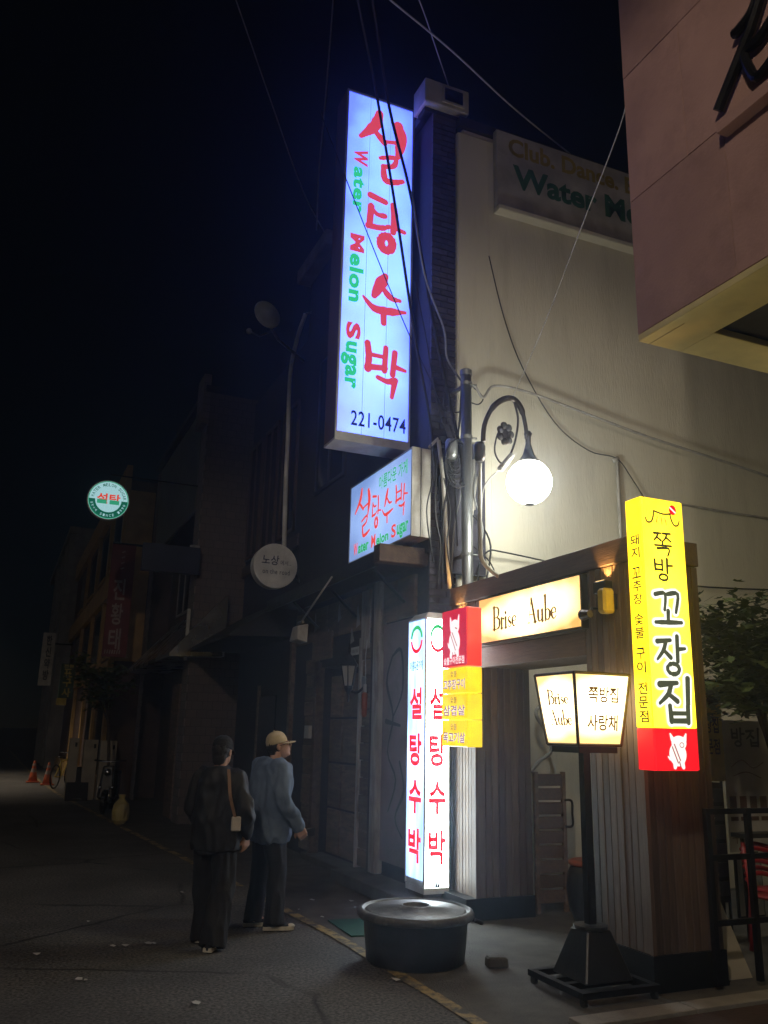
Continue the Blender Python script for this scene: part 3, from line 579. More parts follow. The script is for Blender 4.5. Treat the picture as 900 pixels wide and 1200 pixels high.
for word, wd in (('Water', 0.27), ('Melon', 0.28), ('Sugar', 0.25)):
    text(word[0], frame_x(SX, SY1-u*W, SZ0+0.075*H), 0.068*W, 0.15*H, 'ink_red_small', bs, bold=0.022)
    dz = 0.045 if 'g' in word else 0
    text(word[1:], frame_x(SX, SY1-(u+0.082)*W, SZ0+(0.075-dz)*H), (wd-0.09)*W, (0.12+dz)*H, 'ink_green_small', bs, bold=0.03)
    u += wd+0.035

# ------------------------------------------------------------------ white pillar sign at the corner
px0, px1, py0, py1, pz0, pz1 = 4.05, 4.335, 8.13, 8.56, 0.24, 2.96
ps = thing('pillar_sign', 'narrow white standing light pillar with red vertical lettering beside the step', 'sign', (px0, py0, 0.14))
B('core', 'white_metal', ps, px0+0.012, px1-0.012, py0+0.012, py1, pz0, pz1-0.05)
B('side_panel', 'pillar_white', ps, px0+0.012, px1-0.012, py0, py0+0.011, pz0+0.0, pz1-0.06)
B('street_panel', 'pillar_blue', ps, px0, px0+0.011, py0+0.012, py1-0.012, pz0+0.06, pz1-0.06)
c = MB()
for (x, y) in ((px0-0.004, py0-0.004), (px1-0.012, py0-0.004), (px0-0.004, py1-0.012)): c.box(x, x+0.016, y, y+0.016, pz0, pz1-0.05)
c.build('corner_trim', 'white_metal', ps)
MB().hexa([(px0-0.01, py0-0.01, pz1-0.05), (px1+0.01, py0-0.01, pz1-0.05), (px1+0.01, py1, pz1-0.05), (px0-0.01, py1, pz1-0.05)], [(px0+0.05, py0+0.05, pz1+0.02), (px1-0.05, py0+0.05, pz1+0.02), (px1-0.05, py1-0.05, pz1+0.02), (px0+0.05, py1-0.05, pz1+0.02)]).build('cap', 'white_metal', ps)
B('skirt', 'white_metal', ps, px0+0.002, px1-0.002, py0+0.002, py1-0.002, pz0-0.06, pz0-0.005)
for k in range(26):
    a = random.uniform(0.02, 0.26); hgt = random.uniform(0.03, 0.12)
    if k == 0: sc = MB()
    sc.quad((px0+a, py0-0.002, pz0+0.0), (px0+a+0.009, py0-0.002, pz0+0.0), (px0+a+0.003, py0-0.002, pz0+0.03+hgt))
sc.build('scuffs', 'dark_wall', ps)
B('foot', 'gutter', ps, px0+0.02, px1-0.02, py0+0.05, py1-0.02, 0.141, pz0-0.061)
for fr, wd, gm, bm_, rm in ((frame_x(px0, py1-0.03, 0), 0.37, 'ink_green_pillar', 'ink_blue_pillar', 'ink_red_pillar'), (frame_y(px0+0.02, py0, 0), 0.245, 'ink_green_pillar', 'ink_blue_pillar', 'ink_red_pillar')):
    O = fr[0]
    disc(MB(), fr, wd*0.5, 2.70, wd*0.40, 0.15, 0.003, 24, 0.1, math.pi-0.1, 0.72).build('emblem_ring', gm, ps)
    disc(MB(), fr, wd*0.5, 2.70, wd*0.40, 0.15, 0.003, 24, math.pi+0.1, 2*math.pi-0.1, 0.72).build('emblem_ring', rm, ps)
    text('아름다운가게', (O+fr[1]*wd*0.08+fr[2]*2.37, *fr[1:]), wd*0.84, 0.10, bm_, ps, bold=0.02)
    for i, ch in enumerate('설탕수박'):
        text(ch, (O+fr[1]*wd*0.10+fr[2]*(1.86-i*0.47), *fr[1:]), wd*0.8, 0.33, rm, ps, name='letter', bold=0.035)

# ------------------------------------------------------------------ wooden gateway
EX, EY0, EY1, EYR, EYL, ET = 4.4, 5.22, 8.22, 5.86, 7.70, 3.26     # street face, ends, opening, top
ED = 5.05
gw = thing('wooden_gateway', 'dark brown boarded gateway with a wide header and lit name box', 'gateway', (EX, EY0, 0))
B('jamb_core', 'dark_wall', gw, EX+0.03, ED-0.03, EY0+0.03, EYR-0.01, 0.16, ET-0.02)
B('jamb_core', 'dark_wall', gw, EX+0.03, ED-0.03, EYL+0.03, EY1, 0.16, ET-0.02)
B('header_core', 'dark_wall', gw, EX+0.03, ED-0.03, EYR-0.0095, EYL+0.0295, 2.42, ET-0.02)
B('plinth', 'black_metal', gw, EX-0.02, ED, EY0-0.02, EYR, 0.006, 0.24)
B('plinth', 'black_metal', gw, EX-0.12, ED, EYL-0.02, EY1, 0.006, 0.2)
def boards_x(x, ya, yb, za, zb, n, out):   # street-facing upright boards
    w = (yb-ya)/n
    for k in range(n): B('board', 'wood', gw, x+random.uniform(0, 0.004), x+0.028, ya+k*w+0.003, ya+(k+1)*w-0.003, za, zb, bevel=0.003)
def boards_y(y, xa, xb, za, zb, n):
    w = (xb-xa)/n
    for k in range(n): B('board', 'wood', gw, xa+k*w+0.003, xa+(k+1)*w-0.003, y+random.uniform(0, 0.004), y+0.028, za, zb, bevel=0.003)
boards_x(EX, EY0+0.03, EYR, 0.24, 3.06, 8, 1)
boards_x(EX, EYL+0.03, EY1, 0.2, 3.06, 8, 1)
boards_y(EY0, EX+0.03, ED, 0.24, 3.06, 9)
boards_y(EYL, EX+0.03, ED, 0.2, 2.40, 8)
B('corner_post', 'wood', gw, EX-0.006, EX+0.028, EY0-0.006, EY0+0.028, 0.24, 3.06)
B('corner_post', 'wood', gw, EX-0.006, EX+0.028, EYL-0.006, EYL+0.028, 0.2, 3.06)
for (za, zb) in ((2.37, 2.57), (2.577, 2.82), (2.827, 3.06)): B('header_plank', 'wood_h', gw, EX+0.001, EX+0.028, EYR+0.004, EYL-0.008, za, zb, bevel=0.004)
B('top_rail', 'wood_h', gw, EX-0.022, EX+0.05, EY0-0.02, EY1, 3.067, ET, bevel=0.005)
B('top_rail_end', 'wood_h', gw, EX+0.052, ED, EY0-0.02, EY0+0.04, 3.067, ET, bevel=0.005)
B('soffit', 'wood_h', gw, EX+0.03, ED-0.01, EYR, EYL-0.003, 2.385, 2.418)
# lit name box
nb = thing('name_lightbox', 'glowing warm cream Brise Aube lightbox on the gateway header', 'lightbox', (EX, 5.9, 2.6))
B('tray', 'black_metal', nb, EX-0.07, EX+0.0005, 5.80, 7.48, 2.585, 3.04)
B('front_panel', 'cabin', nb, EX-0.084, EX-0.071, 5.815, 7.465, 2.60, 3.025)
strokes(MB(), frame_x(EX-0.084, 7.20, 2.705), roman('Brise', 0, 0, 0.446, 0.215), lift=0.003).build('lettering', 'ink_brown', nb)
strokes(MB(), frame_x(EX-0.084, 7.20, 2.705), roman('Aube', 0.615, 0, 0.465, 0.215), lift=0.003).build('lettering', 'ink_brown', nb)
B('hinge', 'bronze', nb, EX-0.09, EX-0.0705, 7.481, 7.495, 2.72, 2.80)
# uplights washing the header
def uplight(y, label):
    u = thing('wall_uplight', label, 'uplight', (EX-0.06, y, 2.9), 'gateway uplights')
    MB().box(EX-0.105, EX-0.025, y-0.08, y+0.08, 2.83, 2.93).build('casing', 'black_metal', u, bevel=0.008)
    B('lens', 'lens_warm', u, EX-0.095, EX-0.035, y-0.05, y+0.05, 2.931, 2.934)
    ld = bpy.data.lights.new('uplight_lamp', 'SPOT'); ld.energy = 9.0; ld.color = (1.0, 0.55, 0.16); ld.spot_size = R(75); ld.spot_blend = 0.25; ld.shadow_soft_size = 0.015
    lo = bpy.data.objects.new('uplight_lamp', ld); col.objects.link(lo); lo.parent = u; lo.location = (-0.005, 0, 0.045); lo.rotation_euler = (0, R(-(180-22)), 0)
M['lens_warm'] = glow('uplight_lens', (1.0, 0.6, 0.2), 1.5)
uplight(5.52, 'small black uplight on the gateway above the standing lantern'); uplight(7.98, 'small black uplight on the gateway above the red cube sign')
fl = thing('spotlight', 'small swivel spotlight with a yellow head beside the lit name box', 'spotlight', (EX-0.05, 5.48, 2.75))
MB().tube([(EX-0.02, 5.62, 2.72), (EX-0.12, 5.6, 2.72), (EX-0.18, 5.55, 2.68)], 0.012, 6).build('arm', 'black_metal', fl)
B('head', 'yellow_print', fl, EX-0.15, EX-0.04, 5.40, 5.50, 2.66, 2.86, bevel=0.02)
B('back_plate', 'black_metal', fl, EX-0.04, EX-0.008, 5.42, 5.48, 2.70, 2.82)
MB().lathe([(0.03, -0.05), (0.045, 0.05), (0.04, 0.055)], (EX-0.2, 5.57, 2.66), 12, 'y').build('lamp_can', 'bronze', fl)

# red and yellow cube sign
CX0, CX1, CY0, CY1 = 4.07, 4.24, 7.28, 7.80
cs = thing('menu_cube_sign', 'stacked lit cube sign, one red cube with a pig above three yellow', 'sign', (EX, 7.3, 1.6))
T('bracket', 'black_metal', cs, [(CX1, 7.6, 2.8), (EX+0.01, 7.76, 2.8)], 0.02, 6); T('bracket', 'black_metal', cs, [(CX1, 7.6, 1.75), (EX+0.01, 7.76, 1.75)], 0.02, 6)
fr = frame_x(CX0, CY1, 0)
def cube(z0, z1, face, side):
    k = MB().box(CX0+0.008, CX1, CY0+0.008, CY1, z0, z1).build('cube', side, cs, bevel=0.006)
    B('street_face', face, k, CX0, CX0+0.0075, CY0+0.012, CY1-0.006, z0+0.006, z1-0.006)
    return k
k = cube(2.36, 2.93, 'crimson_face', 'red_side')
pig = MB(); disc(pig, fr, 0.27, 2.60, 0.115, 0.125, 0.003); disc(pig, fr, 0.275, 2.75, 0.095, 0.075, 0.0034); strokes(pig, fr, [[(0.20,2.77,.05),(0.185,2.85,.02)], [(0.345,2.77,.05),(0.365,2.86,.02)], [(0.22,2.52,.06),(0.2,2.475,.05)], [(0.33,2.52,.06),(0.34,2.475,.05)], [(0.16,2.56,.03),(0.135,2.6,.015)]], 0.0038)
pig.build('pig_emblem', 'ink_pale_pig', k)
strokes(MB(), fr, [[(0.2,2.68,.012),(0.3,2.52,.012)], [(0.23,2.7,.012),(0.33,2.56,.012)], [(0.3,2.74,.012),(0.33,2.73,.012)], [(0.24,2.5,.01),(0.25,2.47,.01)], [(0.29,2.5,.01),(0.3,2.47,.01)]], 0.0075).build('pig_markings', 'ink_maroon', k)
text('숯불구이전문점', frame_x(CX0, CY1-0.05, 2.385), 0.42, 0.075, 'ink_pale_pig', k, bold=0.02)
for (z0, z1, up_, dn) in ((2.105, 2.35, '숯불', '고추장구이'), (1.855, 2.10, '숯불', '삼겹살'), (1.60, 1.85, '숯불', '목고기살')):
    k = cube(z0, z1, 'yellow_cube', 'yellow_cube')
    text(up_, frame_x(CX0, CY1-0.19, z0+0.155), 0.13, 0.06, 'ink_purple', k, bold=0.0)
    text(dn, frame_x(CX0, CY1-0.04, z0+0.035), 0.44, 0.10, 'ink_pale_pig', k, bold=0.045, lift=0.002)
    text(dn, frame_x(CX0, CY1-0.04, z0+0.035), 0.44, 0.10, 'ink_purple', k, bold=0.008, lift=0.0045)

# ------------------------------------------------------------------ yellow vertical sign on the gateway's end
YX0, YX1, YY0, YY1, YZ0, YZ1 = 4.11, 4.50, 4.76, 4.94, 1.50, 3.43
ys = thing('yellow_vertical_sign', 'tall lit yellow sign with grey brush letters and red pig panel below', 'sign', (EX, YY1, YZ0))
B('body', 'yellow_side', ys, YX0+0.006, YX1, YY0+0.008, YY1, YZ0+0.285, YZ1, bevel=0.006)
B('red_body', 'red_face', ys, YX0+0.006, YX1, YY0+0.008, YY1, YZ0, YZ0+0.28, bevel=0.006)
B('front_face', 'yellow_face', ys, YX0+0.014, YX1-0.004, YY0, YY0+0.0075, YZ0+0.287, YZ1-0.008)
B('red_front_face', 'red_face', ys, YX0+0.014, YX1-0.004, YY0, YY0+0.0075, YZ0+0.006, YZ0+0.282)
for z in (1.75, 2.5, 3.2): B('bracket', 'black_metal', ys, 4.42, 4.46, YY1, EY0+0.01, z, z+0.04)
fr = frame_y(YX0, YY0, 0)
ink('ink_grey', (0.075, 0.085, 0.05), 0.7)
f0 = frame_y(0, YY0, 0)
for key, c in (('kko', (768, 697, 796, 729)), ('jang', (771, 747, 801, 789)), ('jip', (774, 796, 805, 846))):
    cc = cell(*c, YY0)
    strokes(MB(), f0, glyph(key, *cc, bold=1.3), 0.002, extra=0.017).build('letter_halo', 'ink_halo', ys)
    strokes(MB(), f0, glyph(key, *cc, bold=1.25), 0.0055, rough=0.3).build('brush_letter', 'ink_grey', ys)
for key, c in (('jjok', (767, 626, 785, 650)), ('bang', (768, 656, 787, 679))):
    strokes(MB(), f0, glyph(key, *cell(*c, YY0), bold=1.1), 0.003, rough=0.3).build('brush_letter', 'ink_dark', ys)
strokes(MB(), fr, [[(0.035,3.27,.010),(0.05,3.24,.013),(0.085,3.245,.013),(0.105,3.28,.014),(0.115,3.33,.012)], [(0.115,3.33,.013),(0.2,3.315,.013),(0.275,3.325,.013)], [(0.265,3.325,.012),(0.275,3.28,.014),(0.30,3.24,.013),(0.335,3.245,.012),(0.35,3.28,.009)],
     [(0.145,3.29,.008),(0.135,3.245,.008)], [(0.18,3.29,.008),(0.185,3.24,.008)], [(0.215,3.285,.008),(0.225,3.24,.008)]], 0.003).build('roof_emblem', 'ink_dark', ys)
disc(MB(), fr, 0.29, 3.355, 0.034, 0.038, 0.0062).build('emblem_disc', 'red_face', ys)
strokes(MB(), fr, [[(0.268,3.37,.014),(0.312,3.338,.014)]], 0.0072).build('emblem_bar', 'ink_pig', ys)
PS = lambda v: 1.52 + (v-1.55)*0.82
pig = MB(); disc(pig, fr, 0.20, PS(1.66), 0.075, 0.080, 0.003); disc(pig, fr, 0.215, PS(1.75), 0.066, 0.05, 0.0034)
strokes(pig, fr, [[(0.16,PS(1.78),.036),(0.142,PS(1.825),.012)], [(0.265,PS(1.78),.036),(0.28,PS(1.825),.012)], [(0.172,PS(1.585),.04),(0.168,PS(1.555),.027)], [(0.233,PS(1.585),.04),(0.242,PS(1.555),.027)], [(0.13,PS(1.62),.018),(0.112,PS(1.64),.010)]], 0.0038)
pig.build('pig_emblem', 'ink_pig', ys)
strokes(MB(), fr, [[(0.15,PS(1.72),.009),(0.195,PS(1.59),.009)], [(0.17,PS(1.74),.009),(0.215,PS(1.61),.009)], [(0.205,PS(1.60),.009),(0.215,PS(1.56),.009)]] + [ringline(0.235,PS(1.735),0.018,0.016,0.005)], 0.0075).build('pig_markings', 'ink_maroon', ys)
side = '돼지 꼬추장 숯불 구이 전문점'; z = 3.17; fs = frame_x(YX0+0.006, YY1-0.045, 0)
for ch in side:
    if ch == ' ': z -= 0.05; continue
    z -= 0.096
    text(ch, (fs[0]+fs[2]*z, *fs[1:]), 0.095, 0.082, 'ink_dark', ys, name='letter', bold=0.018)

# ------------------------------------------------------------------ standing lantern
LX, LY = 4.02, 5.42
sl = thing('standing_lantern', 'glowing square lantern sign on a black post with a wheeled base', 'lantern', (LX, LY, 0))
B('post', 'black_metal', sl, LX-0.03, LX+0.03, LY-0.03, LY+0.03, 0.40, 1.60)
MB().lathe([(0.115, 0.405), (0.12, 0.41), (0.12, 0.43), (0.085, 0.435)], (LX, LY, 0), 20).build('collar', 'dark_plastic', sl)
MB().hexa([(LX-0.20, LY-0.20, 0.10), (LX+0.20, LY-0.20, 0.10), (LX+0.20, LY+0.20, 0.10), (LX-0.20, LY+0.20, 0.10)], [(LX-0.10, LY-0.10, 0.404), (LX+0.10, LY-0.10, 0.404), (LX+0.10, LY+0.10, 0.404), (LX-0.10, LY+0.10, 0.404)]).build('weight', 'dark_plastic', sl, bevel=0.01)
pf = MB()
for d in (-0.30, 0.30): pf.box(LX-0.32, LX+0.32, LY+d-0.025, LY+d+0.025, 0.055, 0.095)
for d in (-0.295, 0.295): pf.box(LX+d-0.025, LX+d+0.025, LY-0.274, LY+0.274, 0.055, 0.095)
pf.box(LX-0.269, LX+0.269, LY-0.1, LY-0.05, 0.055, 0.095).box(LX-0.269, LX+0.269, LY+0.05, LY+0.1, 0.055, 0.095)
pf.build('base_frame', 'black_metal', sl)
for (a, b) in ((-1, -1), (1, -1), (1, 1), (-1, 1)): MB().lathe([(0.03, -0.012), (0.03, 0.012)], (LX+a*0.29, LY+b*0.29, 0.03), 14, 'x').build('caster', 'dark_plastic', sl)
B('head_plate', 'black_metal', sl, LX-0.17, LX+0.17, LY-0.17, LY+0.17, 1.601, 1.65)
zb, zt, rb, rt = 1.66, 2.16, 0.19, 0.25
MB().hexa([(LX-rb+.02, LY-rb+.02, zb), (LX+rb-.02, LY-rb+.02, zb), (LX+rb-.02, LY+rb-.02, zb), (LX-rb+.02, LY+rb-.02, zb)], [(LX-rt+.02, LY-rt+.02, zt), (LX+rt-.02, LY-rt+.02, zt), (LX+rt-.02, LY+rt-.02, zt), (LX-rt+.02, LY+rt-.02, zt)]).build('core', 'white_metal', sl)
def tilted(a, b):   # panel between bottom corners a,b -> returns frame
    pass
lf = {}
for nm, A_, Bv, nrm in (('y', (-1, -1), (1, -1), (0, -1)), ('x', (-1, 1), (-1, -1), (-1, 0)), ('x2', (1, -1), (1, 1), (1, 0)), ('y2', (1, 1), (-1, 1), (0, 1))):
    b0, b1 = Vector((LX+A_[0]*rb, LY+A_[1]*rb, zb)), Vector((LX+Bv[0]*rb, LY+Bv[1]*rb, zb)); t0, t1 = Vector((LX+A_[0]*rt, LY+A_[1]*rt, zt)), Vector((LX+Bv[0]*rt, LY+Bv[1]*rt, zt))
    n3 = Vector((nrm[0], nrm[1], 0)); e = 0.012
    MB().hexa([b0, b1, b1-n3*e, b0-n3*e], [t0, t1, t1-n3*e, t0-n3*e]).build('panel', 'lantern_face', sl)
    U_ = (b1-b0).normalized(); V_ = ((t0+t1)/2-(b0+b1)/2); lf[nm] = ((b0+b1)/2, U_, V_.normalized(), U_.cross(V_).normalized()*(1 if U_.cross(V_).dot(n3) > 0 else -1))
fb = MB()
for (a, b) in ((-1, -1), (1, -1), (1, 1), (-1, 1)): fb.tube([(LX+a*rb, LY+b*rb, zb-0.005), (LX+a*rt, LY+b*rt, zt+0.005)], 0.013, 6)
for rr, zz in ((rb, zb-0.004), (rt, zt+0.004)):
    cr = [(LX-rr, LY-rr, zz), (LX+rr, LY-rr, zz), (LX+rr, LY+rr, zz), (LX-rr, LY+rr, zz)]
    for i in range(4): fb.tube([cr[i], cr[(i+1) % 4]], 0.012, 6)
fb.build('frame', 'bronze', sl)
B('lid', 'bronze', sl, LX-rt+0.012, LX+rt-0.012, LY-rt+0.012, LY+rt-0.012, zt+0.001, zt+0.012)
O, U_, V_, N_ = lf['x']
strokes(MB(), (O, U_, V_, N_), roman('Brise', -0.115, 0.29, 0.27, 0.10), 0.003).build('lettering', 'ink_brown', sl)
strokes(MB(), (O, U_, V_, N_), roman('Aube', -0.105, 0.14, 0.27, 0.10), 0.003).build('lettering', 'ink_brown', sl)
O, U_, V_, N_ = lf['y']
text('쪽방집', (O - U_*0.12 + V_*0.30, U_, V_, N_), 0.27, 0.115, 'ink_brown', sl, bold=0.022)
text('사랑채', (O - U_*0.12 + V_*0.10, U_, V_, N_), 0.27, 0.115, 'ink_brown', sl, bold=0.022)
strokes(MB(), (O, U_, V_, N_), [[(-0.03, 0.262, .006), (-0.02, 0.24, .006)], [(0.0, 0.258, .006), (0.012, 0.242, .006)], [(0.03, 0.255, .006), (0.045, 0.243, .006)]], 0.003).build('small_print', 'ink_brown', sl)

# ------------------------------------------------------------------ scroll lamp, pole and meter board on the wall corner
PY = 7.2
gl = thing('scroll_street_lamp', 'lit white globe lamp hanging from a black scroll arm on the wall', 'lamp', (4.75, PY, 4.9))
A = lambda px, py: ony(px, py, PY)
MB().tube(smoothline([A(566, 518), A(568, 497), A(577, 478), A(590, 468), A(602, 468), A(611, 480), A(616, 500), A(617, 514)]), [0.026]*12+[0.032]*20+[0.022]*11, 8).build('arm', 'bronze', gl, smooth=True)
MB().tube(smoothline([A(601, 466), A(607, 490), A(604, 515), A(598, 533)]), 0.012, 8).build('scroll', 'bronze', gl, smooth=True)
MB().tube(smoothline([A(598, 535), A(588, 543), A(580, 530), A(582, 512), A(588, 500)]), 0.009, 8).build('scroll', 'bronze', gl, smooth=True)
rp = A(591, 509); ro = MB(); ro.ball(rp, 0.07, 12, 8, sy=0.5)
for k in range(7): ro.ball((rp.x+0.065*math.cos(k*0.9), rp.y-0.02, rp.z+0.09*math.sin(k*0.9)), 0.042, 8, 6, sy=0.6)
ro.build('rosette', 'bronze', gl, smooth=True)
gc = A(620, 565); 
MB().lathe([(0.025, 0.56), (0.045, 0.53), (0.03, 0.50), (0.028, 0.42), (0.06, 0.30), (0.10, 0.235), (0.125, 0.22), (0.125, 0.205)], (gc.x, gc.y, gc.z), 18).build('socket', 'bronze', gl, smooth=True)
cr = MB()
for k in range(12): cr.ball((gc.x+0.115*math.cos(k*math.pi/6), gc.y+0.115*math.sin(k*math.pi/6), gc.z+0.205), 0.022, 6, 5)
cr.build('crown_ring', 'white_metal', gl, smooth=True)
MB().ball(gc, 0.235, 28, 18).build('globe', 'globe', gl, smooth=True)
MB().lathe([(0.05, -0.236), (0.05, -0.245), (0.02, -0.25)], gc, 14).build('globe_finial', 'bronze', gl)
bx = MB().tube([A(600, 533), A(586, 550)], [0.03, 0.035], 8).build('ballast', 'white_metal', gl, smooth=True)
MB().lathe([(0.04, -0.06), (0.06, -0.02), (0.06, 0.1), (0.045, 0.14)], A(562, 534), 12).build('insulator', 'bronze', gl, smooth=True)
MB().tube(smoothline([A(586, 550), A(572, 563), A(565, 580), A(564, 615)]), 0.008, 6).build('lead', 'white_cable', gl)
wa = A(562, 543); MB().tube(smoothline([wa, (wa.x, PY, 3.6), (wa.x+0.04, PY, 3.36), (4.46, PY, 3.2)]), 0.022, 8).build('stem', 'white_metal', gl, smooth=True)

pp = thing('steel_pole', 'galvanised steel conduit pole rising beside the white wall corner', 'pole', (4.47, 8.0, 0))
T('pipe', 'galv', pp, [(4.50, 8.0, 0.25), (4.47, 8.0, 5.75)], 0.062, 14)
MB().lathe([(0.066, 0), (0.07, 0.01), (0.07, 0.06), (0.05, 0.075)], (4.47, 8.0, 5.72), 14).build('cap', 'galv', pp)
for z in (3.6, 4.95, 5.6):
    MB().lathe([(0.068, 0), (0.068, 0.035)], (4.475, 8.0, z), 14).build('clamp', 'galv', pp); 
    T('clamp_bolt', 'galv', pp, [(4.53, 8.0, z+0.017), (4.60, 8.0-0.02, z+0.017)], 0.012, 6)
    B('stay', 'galv', pp, 4.45, 4.49, 8.0+0.06, SY, z, z+0.03)
mb_ = thing('meter_board', 'dark red board behind the steel pole carrying pale conduits', 'meter board', (4.6, 8.3, 3.5))
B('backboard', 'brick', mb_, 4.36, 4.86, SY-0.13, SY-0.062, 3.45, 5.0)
for dx, z0, z1 in ((0.18, 4.1, 4.75), (0.25, 4.2, 4.8)): T('conduit', 'white_metal', mb_, [(4.44+dx, SY-0.16, z0), (4.44+dx, SY-0.16, z1)], 0.022, 8)
T('conduit', 'white_metal', mb_, [(4.66, SY-0.16, 3.95), (4.68, SY-0.17, 4.3), (4.74, SY-0.16, 4.6)], 0.012, 8)
wc = thing('white_conduit', 'pale plastic conduit leaning down the brick corner left of the pole', 'conduit', (4.3, 8.2, 3.2))
MB().tube([ony(514, 516, 8.2), ony(519, 560, 8.2), ony(527, 690, 8.2)], 0.024, 8).build('pipe', 'white_metal', wc, smooth=True)
MB().tube([ony(503, 524, 8.2), ony(513, 514, 8.2), ony(515, 522, 8.2)], 0.018, 8).build('elbow', 'white_metal', wc, smooth=True)
dp = thing('downpipe', 'thin white downpipe on the side wall above the gateway', 'pipe', (6.5, 8.3, 3.0))
T('pipe', 'white_metal', dp, [ony(723, 538, 8.27), ony(729, 660, 8.27)], 0.022, 8); T('elbow', 'white_metal', dp, [ony(719, 540, 8.27), ony(724, 537, 8.27)], 0.03, 8)

# ------------------------------------------------------------------ cables
def cable(pts, r, mat, label, cat='cable', name='overhead_cable'):
    o = MB().tube(smoothline(pts, 5), r, 6).build(name, mat, None, smooth=True); return tag(o, label, cat)
cy = lambda *q: [ony(*p) for p in q]
cable(cy((395, -120, 6.5), (421, 10, 7.6), (443, 120, 8.3), (466, 260, 8.4), (487, 400, 8.4), (505, 500, 8.3), (530, 690, 8.2)), 0.019, 'cable', 'thick black cable crossing the tall sign, the left of two')
cable(cy((415, -120, 6.5), (437, 5, 7.6), (456, 125, 8.3), (479, 218, 8.4), (494, 300, 8.3), (512, 400, 8.2), (538, 520, 8.15)), 0.021, 'cable', 'thick black cable crossing the tall sign, the right of two')
cable(cy((375, 130, 9.0), (408, 216, 8.6), (450, 322, 8.5), (483, 400, 8.45), (520, 480, 8.2), (548, 560, 8.1)), 0.007, 'cable', 'thin black wire running diagonally over the middle of the tall sign')
cable(cy((262, -40, 11), (280, 10, 11), (318, 120, 11.5), (356, 226, 12.2), (385, 280, 13.2)), 0.011, 'white_cable', 'pale wire in the sky left of the tall sign, the leftmost one')
cable(cy((392, -40, 10), (389, 20, 10.4), (381, 120, 11), (374, 200, 11.6), (371, 270, 12.2)), 0.012, 'white_cable', 'pale steep wire in the sky just left of the tall sign top')
cable(cy((430, -25, 6), (460, 2, 6.3), (530, 60, 7), (600, 125, 7.8), (655, 170, 8.5), (700, 205, 9.4)), 0.010, 'white_cable', 'pale wire slanting over the roof towards the Club Dance signboard')
cable(cy((478, -30, 7), (495, 10, 7.3), (512, 60, 7.9), (526, 102, 8.5)), 0.007, 'white_cable', 'thin wire dropping to the rooftop unit')
cable([onx(736, 105, 4.3)] + cy((726, 150, 5.2), (680, 270, 6.3), (640, 375, 7.2), (612, 440, 7.8), (600, 467, 8.0)), 0.006, 'white_cable', 'thin taut wire from the pink building down to the scroll lamp', 'wire', 'stay_wire')
cable(cy((548, 460, 8.0), (556, 452, 8.05), (566, 466, 8.1), (580, 452, 8.15), (620, 460, 8.18), (680, 482, 8.2), (760, 512, 8.2), (840, 538, 8.2), (930, 568, 8.2)), 0.016, 'white_cable', 'pale cable sagging across the white side wall from the pole', name='wall_cable')
cable(cy((573, 300, 8.27), (590, 370, 8.27), (612, 430, 8.26), (650, 495, 8.26), (690, 528, 8.26), (722, 537, 8.25), (740, 560, 8.26), (765, 600, 8.27)), 0.007, 'cable', 'thin dark wire looping down the white wall to the downpipe', name='wall_cable')
cable(cy((736, 590, 8.2), (790, 590, 8.2), (850, 600, 8.2), (930, 612, 8.2)), 0.014, 'white_cable', 'pale cable along the white wall behind the yellow sign', name='wall_cable')
cable(cy((770, 680, 8.26), (830, 688, 8.26), (930, 692, 8.26)), 0.010, 'cable', 'dark cable low on the white wall above the leafy tree', name='wall_cable')
cable(cy((560, 690, 8.2), (562, 662, 8.2), (572, 646, 8.2), (590, 647, 8.2), (650, 660, 8.25)), 0.010, 'cable', 'dark cable arching over the gateway top by the pole', name='wall_cable')
bundle = [[(483, 225), (497, 320), (520, 385), (524, 420), (541, 447)], [(486, 330), (500, 400), (512, 470), (530, 540), (536, 640)], [(492, 300), (512, 370), (522, 400), (524, 440), (521, 480), (545, 482)],
          [(541, 447), (538, 500), (528, 560), (520, 600), (518, 690)], [(551, 470), (549, 520), (540, 580), (532, 620), (528, 700)], [(520, 560), (528, 600), (524, 640), (534, 700)], [(512, 530), (510, 600), (516, 640), (512, 690)],
          [(505, 520), (507, 560), (500, 600), (508, 660)], [(560, 540), (556, 580), (566, 620), (560, 650)], [(545, 600), (560, 610), (575, 640), (568, 690)], [(555, 640), (575, 660), (586, 690)], [(548, 450), (556, 455), (566, 466), (560, 474), (545, 470), (541, 480)]]
wb = thing('wire_bundle', 'tangle of thin black service wires on the brick corner beside the steel pole', 'wires', (4.4, 8.1, 3.3))
for i, b in enumerate(bundle):
    MB().tube(smoothline([ony(p[0], p[1], 8.12+0.02*(i % 5)) for p in b], 5), 0.008 if i % 3 else 0.012, 6).build('wire', 'cable' if i % 4 else 'galv', wb, smooth=True)
for i in range(7):
    c0 = ony(530, 528, 8.1); r_ = 0.10+0.02*i
    MB().tube([(c0.x+r_*0.7*math.cos(t*0.5+i), c0.y-0.02*i+0.01*math.sin(t), c0.z-0.08*i*0.4+r_*1.3*math.sin(t*0.5+i)) for t in range(13)], 0.009, 6).build('coil', 'cable', wb, smooth=True)
cn = thing('junction_can', 'grey junction can hanging among the wires at the brick corner', 'junction can', tuple(ony(530, 530, 8.05)))
c0 = ony(529, 528, 8.05); MB().lathe([(0.05, -0.1), (0.07, -0.06), (0.07, 0.1), (0.055, 0.13)], c0, 14).build('can', 'galv', cn, smooth=True)
T('hanger', 'cable', cn, [c0+Vector((0, 0, 0.12)), c0+Vector((0, 0.28, 0.16))], 0.008, 6)

